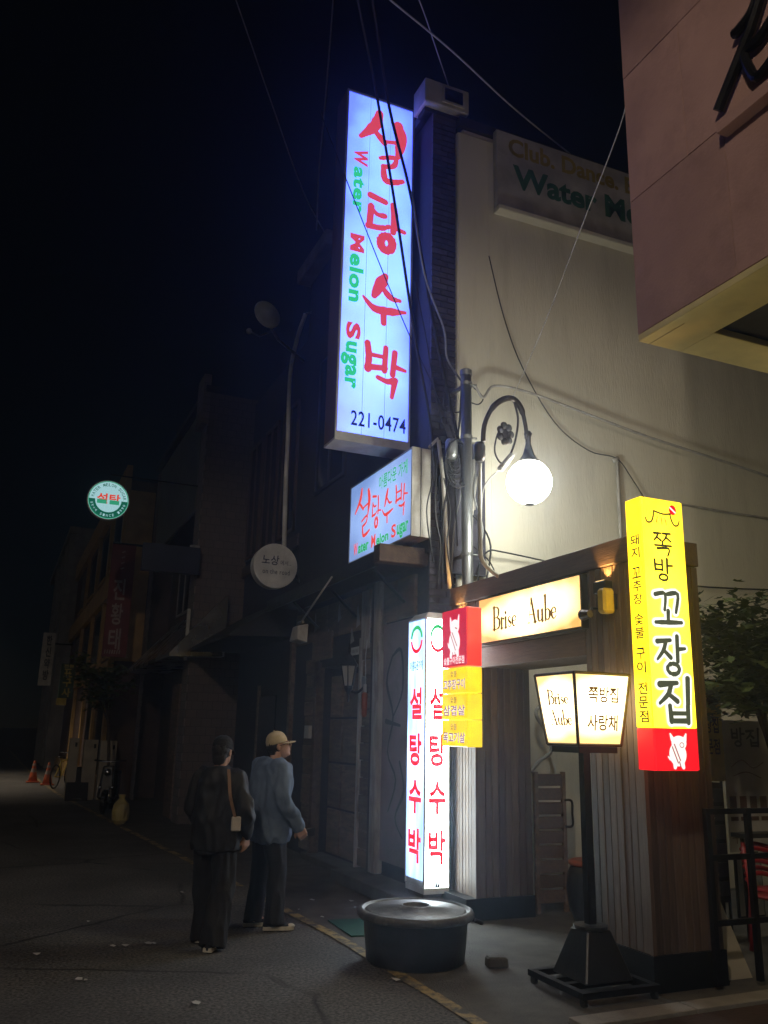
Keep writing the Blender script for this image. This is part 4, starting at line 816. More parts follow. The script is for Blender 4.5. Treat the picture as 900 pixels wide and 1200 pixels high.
# ------------------------------------------------------------------ fittings on the bar front
wl_ = thing('carriage_lamp', 'small unlit carriage lantern on the timber post by the doorway', 'wall lamp', (FX, 10.15, 2.2))
lc = Vector((FX-0.22, 10.15, 2.38))
MB().lathe([(0.055, -0.1), (0.1, 0.14)], lc, 6).build('glass', 'white_metal', wl_)
MB().lathe([(0.125, 0.141), (0.125, 0.16), (0.07, 0.24), (0.05, 0.26), (0.015, 0.30), (0.02, 0.36), (0.005, 0.44)], lc, 6).build('hood', 'black_metal', wl_)
MB().lathe([(0.06, -0.101), (0.06, -0.13), (0.025, -0.18), (0.015, -0.3)], lc, 6).build('finial', 'black_metal', wl_)
lb_ = MB()
for k in range(6): a = k*math.pi/3; lb_.tube([(lc.x+0.058*math.cos(a), lc.y+0.058*math.sin(a), lc.z-0.1), (lc.x+0.104*math.cos(a), lc.y+0.104*math.sin(a), lc.z+0.141)], 0.009, 5)
lb_.build('cage_bar', 'black_metal', wl_)
MB().tube(smoothline([(lc.x+0.03, lc.y, lc.z-0.16), (lc.x+0.12, lc.y, lc.z-0.18), (FX, lc.y, lc.z-0.1)]), 0.018, 6).build('bracket', 'black_metal', wl_)
B('wall_plate', 'galv', wl_, FX-0.02, FX-0.001, lc.y-0.05, lc.y+0.05, lc.z-0.28, lc.z+0.02)
ob = thing('orange_baton', 'short orange traffic baton hanging by a cord under the carriage lantern', 'baton', (FX-0.04, 9.95, 1.6))
MB().lathe([(0.02, 0), (0.035, 0.03), (0.035, 0.28), (0.02, 0.30)], (FX-0.05, 10.02, 1.9), 12).build('tube', 'orange', ob, smooth=True)
MB().lathe([(0.022, 0.30), (0.025, 0.31), (0.022, 0.40)], (FX-0.05, 10.02, 1.9), 12).build('grip', 'pale_post', ob, smooth=True)
T('cord', 'white_cable', ob, [(FX-0.05, 10.02, 2.3), (FX-0.055, 10.0, 2.45), (FX-0.05, 10.03, 2.62), (FX-0.045, 10.0, 2.85)], 0.007, 5)
fd = thing('floodlight', 'unlit floodlight on a long slanting rod above the doorway', 'floodlight', tuple(onx(388, 677, 3.68)))
a_, b_ = onx(389, 676, 3.68), onx(352, 740, 3.6)
T('rod', 'white_metal', fd, [a_, Vector((b_.x, b_.y, b_.z+0.12))], 0.013, 6)
MB().tube([b_+Vector((0, 0.1, 0.12)), b_+Vector((0, -0.1, 0.12))], 0.02, 6).build('yoke', 'galv', fd)
MB().hexa([b_+Vector((-0.10, 0.16, -0.13)), b_+Vector((0.05, 0.12, -0.16)), b_+Vector((0.05, -0.16, -0.16)), b_+Vector((-0.10, -0.20, -0.13))], [b_+Vector((-0.08, 0.10, 0.06)), b_+Vector((0.08, 0.08, 0.10)), b_+Vector((0.08, -0.10, 0.10)), b_+Vector((-0.08, -0.12, 0.06))]).build('head', 'white_metal', fd, bevel=0.01)
MB().ball(b_+Vector((0.0, 0.2, -0.02)), 0.06, 10, 8).build('sensor', 'white_metal', fd, smooth=True)
pn = thing('notice_plate', 'little pale notice plate over the right end of the doorway', 'plate', (FX, 10.45, 2.68))
B('board', 'white_metal', pn, FX-0.012, FX+0.004, 10.32, 10.68, 2.70, 2.80); strokes(MB(), frame_x(FX-0.012, 10.65, 2.73), [[(0.02+k*0.05, 0.0, .016), (0.03+k*0.05, 0.035, .016)] for k in range(6)]).build('print', 'print_black', pn)

# ------------------------------------------------------------------ tub with lid, mat, litter
UX, UY = 3.20, 6.56
tb = thing('water_tub', 'big round dark grey plastic tub with a lid at the roadside', 'tub', (UX, UY, 0))
TS = 0.90
MB().lathe([(r_*TS, h*0.93) for r_, h in [(0.40, 0.004), (0.425, 0.02), (0.445, 0.20), (0.455, 0.33), (0.47, 0.345), (0.475, 0.36)]], (UX, UY, 0), 48).build('body', 'dark_plastic', tb, smooth=True)
MB().lathe([(r_*TS, h*0.93) for r_, h in [(0.50, 0.345), (0.51, 0.36), (0.51, 0.385), (0.50, 0.405), (0.47, 0.415), (0.465, 0.412), (0.455, 0.398), (0.44, 0.395), (0.43, 0.405), (0.42, 0.408), (0.135, 0.425), (0.13, 0.437), (0.12, 0.437), (0.115, 0.425), (0.112, 0.405), (0.01, 0.402)]], (UX, UY, 0), 56).build('lid', 'lid_plastic', tb, smooth=True)
for s in (1,):
    hx = UX + s*0.45*math.cos(0.35); hy = UY - s*0.45*math.sin(0.35)
    MB().tube(smoothline([(hx-0.05*math.sin(.35), hy-0.08, 0.31), (hx+s*0.06, hy-0.04, 0.28), (hx+s*0.06, hy+0.04, 0.28), (hx, hy+0.08, 0.31)]), 0.016, 8).build('handle', 'dark_plastic', tb, smooth=True)
st = MB().hexa([(3.62, 6.16, 0.005), (3.78, 6.12, 0.005), (3.80, 6.22, 0.005), (3.64, 6.26, 0.005)], [(3.625, 6.165, 0.08), (3.775, 6.125, 0.075), (3.795, 6.215, 0.085), (3.645, 6.255, 0.08)])
tag(st.build('block', 'gutter', None, bevel=0.012), 'brown block lying on the ground right of the tub', 'block')
gm_ = MB().hexa([(3.02, 7.45, 0.006), (3.55, 7.35, 0.006), (3.62, 8.05, 0.006), (3.05, 8.12, 0.006)], [(3.02, 7.45, 0.016), (3.55, 7.35, 0.016), (3.62, 8.05, 0.016), (3.05, 8.12, 0.016)])
tag(gm_.build('rubber_mat', 'mat_green', None), 'dark green mat on the pavement behind the tub', 'mat')
for (px, py) in ((213, 1046), (104, 1080), (132, 1109), (147, 1108), (174, 1106), (180, 1106), (93, 1148), (101, 1149), (43, 1118), (378, 1075), (412, 1056), (366, 1055), (350, 1066), (437, 1111), (464, 1148), (230, 1176)):
    p = onz(px, py, 0.009); s = random.uniform(0.018, 0.04); a = random.uniform(0, 3)
    o = MB().quad(*[(p.x+s*k*math.cos(a+t), p.y+s*k*1.6*math.sin(a+t), 0.012+h) for t, k, h in ((0, 1, 0), (1.2, 0.7, 0.006), (2.2, 0.9, 0.001), (3.5, 0.8, 0.007), (4.9, 0.6, 0))]).build('paper_scrap', 'paper', None)
    tag(o, 'tiny white scrap of litter lying on the road or its edge', 'litter', 'litter scraps on the road')

# ------------------------------------------------------------------ pink stone building overhead, right
pk = thing('pink_building', 'pinkish stone-clad upper storey overhanging from the right with a black script letter', 'building', (4.3, 4.9, 4.8))
PX, PE, PZ = 4.30, 4.90, 4.80
B('core', 'dark_wall', pk, PX+0.03, 13, -6, PE-0.03, PZ+0.06, 13)
zc = [PZ+0.02, 6.02, 7.24, 8.46, 9.68, 10.9, 12.1]
for r_ in range(6):
    ya = PE; k = 0
    cuts = [PE]
    y = PE - (0.66 if r_ % 2 else 1.02)
    while y > -3: cuts.append(y); y -= 1.3
    for a, b in zip(cuts[:-1], cuts[1:]):
        B('stone_panel', 'pink', pk, PX+random.uniform(0, 0.003), PX+0.028, b+0.004, a-(0.004 if a < PE else 0), zc[r_]+0.003, zc[r_+1]-0.003, bevel=0.002)
for r_ in range(6):
    for k in range(3): B('stone_panel', 'pink', pk, PX+0.03+k*1.4+0.003, PX+0.03+(k+1)*1.4-0.003, PE-0.028, PE-0.001, zc[r_]+0.003, zc[r_+1]-0.003)
so = MB()   # soffit frame round a dark recess
so.box(PX, 4.72, -4, PE, PZ-0.04, PZ+0.0185).box(4.7205, 13, 4.52, PE, PZ-0.04, PZ+0.0185)
so.build('soffit_border', 'soffit', pk, bevel=0.006)
B('soffit_recess', 'dark_wall', pk, 4.72, 13, -4, 4.52, PZ+0.03, PZ+0.055)
B('soffit_joint', 'print_brown', pk, 4.40, 4.404, 4.5, 4.898, PZ-0.0425, PZ-0.0405)
tz = lambda *q: [tuple(onx(a, b, PX-0.05)) for a, b in q]
MB().tube(tz((897, -20), (880, 35), (858, 90), (842, 130)), 0.042, 8).build('script_letter', 'black_metal', pk)
MB().tube(smoothline(tz((893, -25), (882, 12), (865, 36), (860, 40))), 0.036, 8).build('script_letter', 'black_metal', pk)
MB().tube(smoothline(tz((906, 20), (890, 45), (873, 62), (878, 80), (888, 90), (905, 70), (925, 40))), 0.036, 8).build('script_letter', 'black_metal', pk)
MB().box(PX-0.10, PX-0.001, 0.5, onx(845, 140, PX).y-0.04, 5.90, 6.0).build('letter_shelf', 'pink', pk, bevel=0.004)
# supporting column far right, out of the way
B('column', 'pink', pk, 9.6, 10.1, 3.6, 4.4, 0.013, 4.758)

# ------------------------------------------------------------------ yard and terrace right of the gateway
rl = thing('terrace_railing', 'black square-tube railing beside the boarded gateway', 'railing', (4.9, 5.15, 0))
for x in (4.87, 5.27, 5.9, 6.5): B('post', 'black_metal', rl, x-0.02, x+0.02, 5.10, 5.14, 0.036, 1.22)
for z in (1.18, 0.86, 0.42): B('rail', 'black_metal', rl, 4.89, 6.5, 5.105, 5.135, z, z+0.038)
pst = thing('yellow_poster', 'yellow menu poster on a board behind the railing', 'poster', (6.4, 6.6, 0))
B('board', 'yellow_print', pst, 6.18, 6.56, 6.60, 6.62, 1.33, 2.30)
for i, (ln, z) in enumerate((('쪽방', 2.02), ('꼬장집', 1.78), ('전문점', 1.58))): text(ln, frame_y(6.24, 6.60, z), 0.27, 0.15, 'print_black', pst, bold=0.02)
T('leg', 'black_metal', pst, [(6.22, 6.63, 0), (6.22, 6.63, 2.2)], 0.015, 6); T('leg', 'black_metal', pst, [(6.52, 6.63, 0), (6.52, 6.63, 2.2)], 0.015, 6)
mn = thing('menu_case', 'black slatted case with small pale strips below the yellow poster', 'menu case', (6.1, 6.3, 0))
B('case', 'black_metal', mn, 5.86, 6.26, 6.36, 6.5, 0.30, 1.33)
for k in range(6):
    B('slat', 'dark_plastic', mn, 5.88, 6.24, 6.335, 6.359, 0.36+k*0.16, 0.36+k*0.16+0.12)
    for a, b in ((5.90, 5.97), (6.05, 6.12)): B('price_strip', 'yellow_print' if k % 2 else 'white_metal', mn, a, b, 6.331, 6.334, 0.375+k*0.16, 0.39+k*0.16)
B('leg', 'black_metal', mn, 5.88, 5.92, 6.4, 6.44, 0.005, 0.3); B('leg', 'black_metal', mn, 6.2, 6.24, 6.4, 6.44, 0.005, 0.3)
bn = thing('menu_banner', 'tall white menu banner with grey brush heading behind the railing', 'banner', (7.2, 7.0, 0))
B('sheet', 'banner_white', bn, 6.94, 7.70, 7.0, 7.012, 0.62, 1.92); B('pole', 'black_metal', bn, 7.3, 7.33, 7.013, 7.04, 0.005, 1.9)
fr = frame_y(6.94, 7.0, 0)
for key, u in (('jjok', -0.0), ('bang', 0.14), ('jip', 0.34)):
    if key != 'jjok': strokes(MB(), fr, glyph(key, u, 1.66, 0.17, 0.18, bold=1.3), 0.003).build('brush_letter', 'print_black', bn)
strokes(MB(), fr, [[(0.1,1.45,.01),(0.25,1.52,.012),(0.4,1.44,.01),(0.55,1.5,.01)], [(0.12,1.36,.01),(0.3,1.4,.01),(0.5,1.34,.01)]], 0.003, rough=0.5).build('drawing', 'print_brown', bn)
for k in range(4):
    B('print_block', 'print_brown', bn, 6.98+k*0.14, 7.07+k*0.14, 6.994, 6.999, 1.02, 1.16); B('print_caption', 'print_brown', bn, 6.98+k*0.14, 7.08+k*0.14, 6.994, 6.999, 0.92, 0.96)
text('구이', frame_y(6.98, 7.0, 0.70), 0.24, 0.12, 'print_brown', bn)
dpz = thing('drink_poster', 'framed dim blue-grey poster of a figure standing low against the wall', 'poster', (7.05, 7.0, 0))
B('frame', 'black_metal', dpz, 6.90, 7.24, 6.90, 6.93, 0.03, 0.60)
M['poster_blue'] = surf('poster_blue', (0.16, 0.19, 0.21), 0.5, scale=4, color2=(0.3, 0.27, 0.22), bump=0)
B('sheet', 'poster_blue', dpz, 6.915, 7.225, 6.895, 6.899, 0.045, 0.585)
MB().ball((7.10, 6.893, 0.44), 0.05, 10, 8, sy=0.02).build('printed_head', 'print_brown', dpz); MB().ball((7.11, 6.893, 0.25), 0.09, 10, 8, sy=0.012, sz=1.4).build('printed_torso', 'cream_board', dpz)
cb = thing('leaning_board', 'cream board leaning behind the railing', 'board', (5.3, 5.5, 0))
MB().hexa([(5.08, 5.30, 0.006), (5.38, 5.30, 0.006), (5.38, 5.34, 0.006), (5.08, 5.34, 0.006)], [(5.16, 5.62, 0.62), (5.36, 5.62, 0.62), (5.36, 5.66, 0.62), (5.16, 5.66, 0.62)]).build('sheet', 'cream_board', cb)
MB().hexa([(5.10, 5.76, 0.006), (5.34, 5.76, 0.006), (5.34, 5.79, 0.006), (5.10, 5.79, 0.006)], [(5.17, 5.665, 0.61), (5.35, 5.665, 0.61), (5.35, 5.69, 0.61), (5.17, 5.69, 0.61)]).build('prop', 'cream_board', cb)
def red_chair(x, y, label, z=0):
    c = thing('plastic_chair', label, 'chair', (x, y, 0), 'red plastic chairs on the terrace')
    for a in (-0.19, 0.19):
        T('leg', 'red_plastic', c, [(x+a*1.1, y-0.21, 0.006), (x+a, y-0.18, 0.44)], 0.018, 8); T('leg', 'red_plastic', c, [(x+a*1.1, y+0.21, 0.006), (x+a, y+0.18, 0.44), (x+a*0.95, y+0.24, 0.82)], 0.018, 8)
    B('seat', 'red_plastic', c, x-0.21, x+0.21, y-0.21, y+0.2, 0.43, 0.46, bevel=0.012)
    for zz in (0.56, 0.66, 0.76): MB().tube(smoothline([(x-0.19, y+0.2+(zz-.46)*.17, zz), (x, y+0.25+(zz-.46)*.17, zz+0.04), (x+0.19, y+0.2+(zz-.46)*.17, zz)]), 0.02, 8).build('back_slat', 'red_plastic', c, smooth=True)
    return c
red_chair(6.24, 5.72, 'red plastic chair at the right edge behind the railing, the nearer one'); red_chair(6.50, 5.98, 'red plastic chair at the right edge, standing behind the other')
tt = thing('terrace_table', 'small dark table top behind the railing near the right edge', 'table', (6.5, 6.3, 0))
B('top', 'dark_plastic', tt, 6.28, 7.0, 6.15, 6.32, 0.86, 0.90, bevel=0.005)
for x in (6.34, 6.94): T('leg', 'black_metal', tt, [(x, 6.24, 0.006), (x, 6.24, 0.86)], 0.02, 8)
pd = thing('added_pendant', 'added warm globe pendant, unseen, lighting the terrace under the pink overhang', 'added lamp', (7.6, 4.78, 4.75))  # unseen pendant added to brighten the soffit and terrace
T('flex', 'cable', pd, [(7.6, 4.78, 4.76), (7.6, 4.78, 4.02)], 0.008, 6); MB().lathe([(0.03, 0.0), (0.05, -0.02), (0.05, -0.08)], (7.6, 4.78, 4.1), 12).build('socket', 'black_metal', pd)
M['pendant'] = glow('added_globe', (1.0, 0.82, 0.44), 34, base=(0.8, 0.8, 0.8)); MB().ball((7.6, 4.78, 3.9), 0.125, 20, 14).build('globe', 'pendant', pd, smooth=True)
# slatted low gate and jar inside the gateway
lg = thing('slatted_gate', 'low dark slatted gate standing open inside the gateway', 'gate', (5.2, 7.78, 0))
for x in (5.16, 5.50): B('stile', 'old_wood', lg, x-0.02, x+0.02, 7.78, 7.82, 0.006, 1.36)
for k in range(9): B('slat', 'wood_h', lg, 5.181, 5.479, 7.785, 7.81, 0.10+k*0.14, 0.10+k*0.14+0.118, bevel=0.003)
MB().tube(smoothline([(5.50, 7.78, 1.08), (5.56, 7.74, 1.07), (5.565, 7.74, 0.95), (5.56, 7.74, 0.83), (5.50, 7.78, 0.82)]), 0.012, 8).build('handle', 'black_metal', lg, smooth=True)
jr = thing('storage_jar', 'dark storage jar with an orange rim inside the gateway', 'jar', (5.42, 7.25, 0))
MB().lathe([(0.17, 0.006), (0.23, 0.15), (0.25, 0.32), (0.23, 0.46), (0.20, 0.52)], (5.42, 7.25, 0), 24).build('body', 'dark_plastic', jr, smooth=True)
MB().lathe([(0.21, 0.521), (0.225, 0.53), (0.225, 0.56), (0.20, 0.57)], (5.42, 7.25, 0), 24).build('rim', 'orange', jr, smooth=True)
hs_ = thing('garden_hose', 'pale hose looped on the wall inside the gateway', 'hose', (6.0, 8.28, 1.5))
MB().tube(smoothline([ony(636, 790, 8.26), ony(642, 815, 8.24), ony(628, 835, 8.22), ony(640, 858, 8.22), ony(646, 880, 8.22), ony(632, 892, 8.24), ony(622, 905, 8.25)]), 0.02, 8).build('loop', 'white_cable', hs_, smooth=True)
# leafy tree
def leaf_tree(name, label, base, crown_c, rad, n, leaf, mat='leaf', group=None, seed=1, trunk_r=0.05):
    rnd = random.Random(seed); t = thing(name, label, 'tree', base, group)
    base, cc = Vector(base), Vector(crown_c); tm = MB()
    mid = (base+cc)/2 + Vector((0.08, 0.03, 0)); tm.tube(smoothline([base, mid, cc]), [trunk_r*(1-0.6*i/12) for i in range(13)], 8)
    tips = []
    for k in range(16):
        d = Vector((rnd.uniform(-1, 1)*rad[0], rnd.uniform(-1, 1)*rad[1], rnd.uniform(-0.8, 1)*rad[2]))
        s0 = mid.lerp(cc, rnd.uniform(0.3, 1)); e = cc + d*0.85; m = s0.lerp(e, 0.5) + Vector((0, 0, 0.06))
        tm.tube(smoothline([s0, m, e], 3), [trunk_r*0.35*(1-0.75*i/6) for i in range(7)], 5); tips += [m.lerp(e, 0.4), m.lerp(e, 0.75), e]
    tm.build('trunk', 'bark', t, smooth=True)
    lm = MB()
    for k in range(n):
        p = rnd.choice(tips) + Vector((rnd.gauss(0, rad[0]*0.17), rnd.gauss(0, rad[1]*0.17), rnd.gauss(0, rad[2]*0.12)))
        a = rnd.uniform(0, 6.28); tilt = rnd.uniform(-0.6, 0.6); u = Vector((math.cos(a), math.sin(a), tilt*0.6)); v = Vector((-math.sin(a), math.cos(a), rnd.uniform(-0.6, 0.6)))
        s = leaf*rnd.uniform(0.6, 1.3)
        for w in (-0.75, 0, 0.75):   # three-fingered leaf
            d = (u*math.cos(w)+v*math.sin(w))*s; q = (v*math.cos(w)-u*math.sin(w))*s*0.22
            lm.quad(p, p+d*0.5+q, p+d, p+d*0.5-q)
    lm.build('crown', mat, t)
    return t
leaf_tree('maple_tree', 'leafy green maple spreading behind the yellow sign at the right edge', (7.3, 6.35, 0.005), (6.75, 6.4, 2.35), (0.85, 0.55, 0.75), 3600, 0.095, seed=4)

# ------------------------------------------------------------------ buildings further up the street
nb_ = thing('neighbour_bar', 'dark two-storey neighbour bar with a shadowed awning past the brick bar', 'building', (4.2, 13.2, 0))
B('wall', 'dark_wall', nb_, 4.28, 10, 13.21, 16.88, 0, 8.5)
for y in (13.7, 14.9, 16.0):
    w = B('window', 'dark_glass', nb_, 4.262, 4.279, y, y+0.8, 5.1, 7.4); f = MB()
    for (a, b, c, d) in ((y-0.05, y+0.85, 7.4, 7.46), (y-0.05, y+0.85, 5.04, 5.1), (y-0.05, y, 5.1, 7.4), (y+0.8, y+0.85, 5.1, 7.4), (y+0.38, y+0.42, 5.1, 7.4)): f.box(4.23, 4.2795, a, b, c, d)
    f.build('frame', 'brown_render', w)
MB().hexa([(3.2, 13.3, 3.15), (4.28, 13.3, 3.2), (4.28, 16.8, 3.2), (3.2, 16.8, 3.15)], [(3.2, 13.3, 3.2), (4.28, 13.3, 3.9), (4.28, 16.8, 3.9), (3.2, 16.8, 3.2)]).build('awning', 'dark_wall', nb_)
B('door', 'dark_glass', nb_, 4.255, 4.279, 14.2, 15.2, 0.02, 2.3); B('door_frame', 'old_wood', nb_, 4.24, 4.279, 15.21, 15.3, 0.02, 2.5); B('post', 'old_wood', nb_, 4.2, 4.279, 13.24, 13.34, 0.01, 3.1)
B('sill_band', 'brown_render', nb_, 4.2, 4.279, 13.22, 16.85, 4.7, 4.9)
# satellite dish
dd = thing('satellite_dish', 'white satellite dish on the neighbour roof left of the tall sign', 'satellite dish', tuple(ony(330, 400, 13.4)))
dc = ony(313, 369, 13.0)
dm = MB(); n = 28; prof = [(0.0001, 0.10), (0.10, 0.092), (0.2, 0.065), (0.28, 0.028), (0.32, 0.0), (0.325, 0.012)]
dm.lathe(prof, (0, 0, 0), n); rot = Matrix.Rotation(R(-112), 3, 'X') @ Matrix.Rotation(R(18), 3, 'Y')
rz = Matrix.Rotation(R(18), 3, 'Z')
dm.v = [tuple(dc + rz @ (rot @ Vector((v[0]*0.68, v[1], -v[2])))) for v in dm.v]
dm.build('reflector', 'bright_white', dd, smooth=True)
f_ = ony(292, 388, 12.6); m_ = ony(331, 405, 13.35)
T('feed_arm', 'galv', dd, [ony(318, 388, 13.0), ony(304, 394, 12.8), f_], 0.02, 6); MB().ball(f_, 0.05, 8, 6).build('feed_horn', 'white_metal', dd)
T('mount', 'galv', dd, [dc+Vector((0.02, 0.1, -0.05)), ony(326, 398, 13.3), Vector((4.3, 13.6, ony(336, 405, 13.5).z-0.2))], 0.03, 6)
wp = thing('bent_white_conduit', 'long bent white conduit hanging above the round on the road sign', 'conduit', tuple(onx(333, 640, 3.75)))
MB().tube(smoothline([onx(358, 368, 4.12), onx(348, 398, 4.1), onx(340, 440, 4.08), onx(337, 520, 3.95), onx(335, 560, 3.9), onx(333, 640, 3.72)]), 0.038, 8).build('pipe', 'bright_white', wp, smooth=True)
T('clip', 'galv', wp, [onx(358, 368, 4.12), onx(366, 366, 4.24)], 0.02, 6)
rs = thing('round_road_sign', 'unlit round white sign reading on the road over the dark awning', 'sign', tuple(onx(322, 700, 3.9)))
rc = ony(323, 663, 12.2)
MB().lathe([(0.335, 0.20), (0.34, 0.0), (0.32, -0.006)], rc, 40, 'y').build('drum', 'bright_white', rs)
MB().lathe([(0.318, -0.0065), (0.318, -0.009)], rc, 40, 'y').build('face', 'bright_white', rs)
T('bracket', 'black_metal', rs, [rc+Vector((0.33, 0.1, -0.05)), Vector((4.29, rc.y+1.05, rc.z-0.05))], 0.025, 6)
fr = frame_y(rc.x, rc.y-0.009, rc.z)
text('노상', frame_y(rc.x-0.22, rc.y-0.009, rc.z+0.005), 0.27, 0.15, 'print_blue', rs, bold=0.01, shear=0.1); text('에서...', frame_y(rc.x+0.07, rc.y-0.009, rc.z+0.015), 0.17, 0.075, 'print_blue', rs)
text('on the road', frame_y(rc.x-0.20, rc.y-0.009, rc.z-0.13), 0.42, 0.075, 'print_blue', rs, space=1.1)

tl = thing('tiled_building', 'tiled-pillar building with dark ribbed metal cladding and a silver awning', 'building', (3.3, 16.9, 0))
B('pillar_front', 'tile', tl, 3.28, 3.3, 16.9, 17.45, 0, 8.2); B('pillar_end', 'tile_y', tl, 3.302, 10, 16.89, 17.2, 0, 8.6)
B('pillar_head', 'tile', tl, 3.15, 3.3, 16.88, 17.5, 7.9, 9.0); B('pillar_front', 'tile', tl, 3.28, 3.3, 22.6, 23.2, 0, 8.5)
B('wall', 'brown_render', tl, 3.9, 10, 17.21, 23.3, 0, 6.1); B('upper_wall', 'dark_wall', tl, 3.32, 10, 17.21, 23.3, 6.1, 8.6)
for k in range(34): B('cladding_rib', 'metal_clad', tl, 3.27, 3.319, 17.46+k*0.151, 17.46+k*0.151+0.135, 6.15, 8.45)
B('roof_edge', 'dark_wall', tl, 3.2, 3.6, 16.86, 23.3, 8.601, 8.75)
MB().hexa([(2.85, 16.6, 3.05), (3.9, 16.6, 3.1), (3.9, 22.6, 3.1), (2.85, 22.6, 3.05)], [(2.85, 16.6, 3.12), (3.9, 16.6, 4.3), (3.9, 22.6, 4.3), (2.85, 22.6, 3.12)]).build('awning', 'silver', tl)
for y in (18.0, 20.4):
    w = B('window', 'dark_glass', tl, 3.88, 3.899, y, y+1.6, 4.5, 5.9); f = MB()
    for (a, b, c, d) in ((y-0.05, y+1.65, 5.9, 5.96), (y-0.05, y+1.65, 4.44, 4.5), (y-0.05, y, 4.5, 5.9), (y+1.6, y+1.65, 4.5, 5.9), (y+0.78, y+0.82, 4.5, 5.9)): f.box(3.86, 3.8995, a, b, c, d)
    f.build('frame', 'grey_render', w)
B('door', 'brown_render', tl, 3.86, 3.899, 19.0, 20.2, 0.02, 2.3); B('shutter', 'old_wood', tl, 3.3, 3.33, 17.7, 18.5, 0.02, 2.6)
B('light_strip', 'white_metal', tl, 3.16, 3.22, 16.78, 16.86, 3.0, 4.0)
nv = thing('navy_signboard', 'dark navy signboard projecting from the tiled pillar', 'signboard', (3.3, 16.8, 4.7))
a_, b_ = ony(165, 668, 16.75), ony(234, 643, 16.75)
B('board', 'navy', nv, a_.x, 3.30, 16.68, 16.82, a_.z, b_.z); B('rail', 'galv', nv, a_.x+0.9, 3.28, 16.7, 16.74, b_.z+0.01, b_.z+0.05)
# round lit sign
rn = thing('round_lit_sign', 'small round lit green and white sign hanging high over the street', 'sign', (3.3, 17.3, 6.9))
rc = ony(127, 586, 17.3); rr_ = 0.40
MB().lathe([(rr_, 0.14), (rr_+0.01, 0.0), (rr_-0.01, -0.004)], rc, 40, 'y').build('drum', 'white_metal', rn)
MB().lathe([(rr_-0.012, -0.0045), (rr_-0.012, -0.008)], rc, 40, 'y').build('face', 'round_face', rn)
fr = frame_y(rc.x, rc.y-0.008, rc.z)
disc(MB(), fr, 0, 0, rr_-0.03, rr_-0.03, 0.003, 32, math.pi, 2*math.pi, 0.68).build('green_band', 'ink_round_green', rn)
disc(MB(), fr, 0, 0, rr_-0.015, rr_-0.015, 0.0025, 40, 0, 2*math.pi, 0.96).build('rim_line', 'ink_round_mid', rn)
def arc_text(s, r, a0, a1, h, mat, par, inward=False):
    for i, ch in enumerate(s):
        if ch == ' ': continue
        a = a0 + (a1-a0)*(i+0.5)/len(s); ra = Vector((math.cos(a), 0, math.sin(a))); U_ = Vector((math.sin(a), 0, -math.cos(a)))
        V_ = ra
        if inward: U_, V_ = -U_, -V_
        O = Vector((rc.x, rc.y-0.008, rc.z)) + ra*r
        text(ch, (O - U_*h*0.35 - V_*h*0.5, U_, V_, Vector((0, -1, 0))), h*0.7, h, mat, par, name='letter', bold=0.01, lift=0.005)
arc_text('WATER MELON SUGAR', rr_*0.78, R(175), R(5), 0.062, 'ink_round_green', rn); arc_text('설탕수박 SINCE 1990', rr_*0.80, R(190), R(350), 0.05, 'round_face', rn, True)
for ch, u in (('설', -0.225), ('탕', 0.015)):
    text(ch, frame_y(rc.x+u, rc.y-0.008, rc.z-0.08), 0.21, 0.21, 'ink_round_red', rn, name='letter', bold=0.03, lift=0.003)
B('green_syllable', 'ink_round_mid', rn, rc.x-0.215, rc.x-0.03, rc.y-0.0145, rc.y-0.0135, rc.z-0.085, rc.z+0.0); B('green_syllable', 'ink_round_mid', rn, rc.x+0.025, rc.x+0.21, rc.y-0.0145, rc.y-0.0135, rc.z-0.085, rc.z+0.0)
T('hanger', 'black_metal', rn, [(rc.x, rc.y+0.07, rc.z+rr_), (rc.x, rc.y+0.07, rc.z+rr_+0.15), (3.29, rc.y+0.07, rc.z+rr_+0.15)], 0.015, 6)

oc = thing('ochre_building', 'dim ochre building with banded floors beyond the tiled pillars', 'building', (2.55, 22.5, 0))
B('wall', 'brown_render', oc, 2.6, 9, 23.35, 40, 0, 8.3)
for z0, z1 in ((0.0, 0.5), (3.1, 3.4), (5.3, 5.9), (8.0, 8.7)): B('floor_band', 'ochre', oc, 2.45, 2.599, 23.3, 40, z0, z1)
for y in (23.35, 26.5, 30, 34): B('pilaster', 'ochre', oc, 2.5, 2.598, y, y+0.35, 0.5, 3.1); B('pilaster', 'ochre', oc, 2.5, 2.598, y, y+0.35, 3.4, 5.3); B('pilaster', 'ochre', oc, 2.5, 2.598, y, y+0.35, 5.9, 8.0)
for y in (24, 27.2, 30.8, 35):
    for z in (3.6, 6.2):
        w = B('window', 'dark_glass', oc, 2.56, 2.5985, y+0.1, y+1.9, z, z+1.5); B('sill', 'ochre', w, 2.5, 2.5595, y, y+2.0, z-0.08, z-0.005)
B('end_panel', 'ochre', oc, 2.6, 3.27, 23.3, 23.349, 3.4, 8.0); B('shop_window', 'dark_glass', oc, 2.57, 2.5985, 24, 29, 0.6, 2.9)
rb_ = thing('red_banner', 'dark red vertical banner with large faded brush letters on the ochre building', 'banner', (2.7, 21.7, 3.5))
a_, b_ = ony(119, 769, 22.2), ony(160, 640, 22.2)
B('sheet', 'banner_red', rb_, a_.x, b_.x, 22.2, 22.28, a_.z, b_.z); T('bar', 'black_metal', rb_, [(a_.x, 22.24, b_.z+0.03), (3.28, 22.24, b_.z+0.03)], 0.03, 6)
W, H = b_.x-a_.x, b_.z-a_.z
for i, ch in enumerate('진황태'): text(ch, frame_y(a_.x+0.2*W, 22.2, a_.z+(0.50-i*0.22)*H), 0.5*W, 0.19*H, 'print_white', rb_, bold=0.02, name='letter')
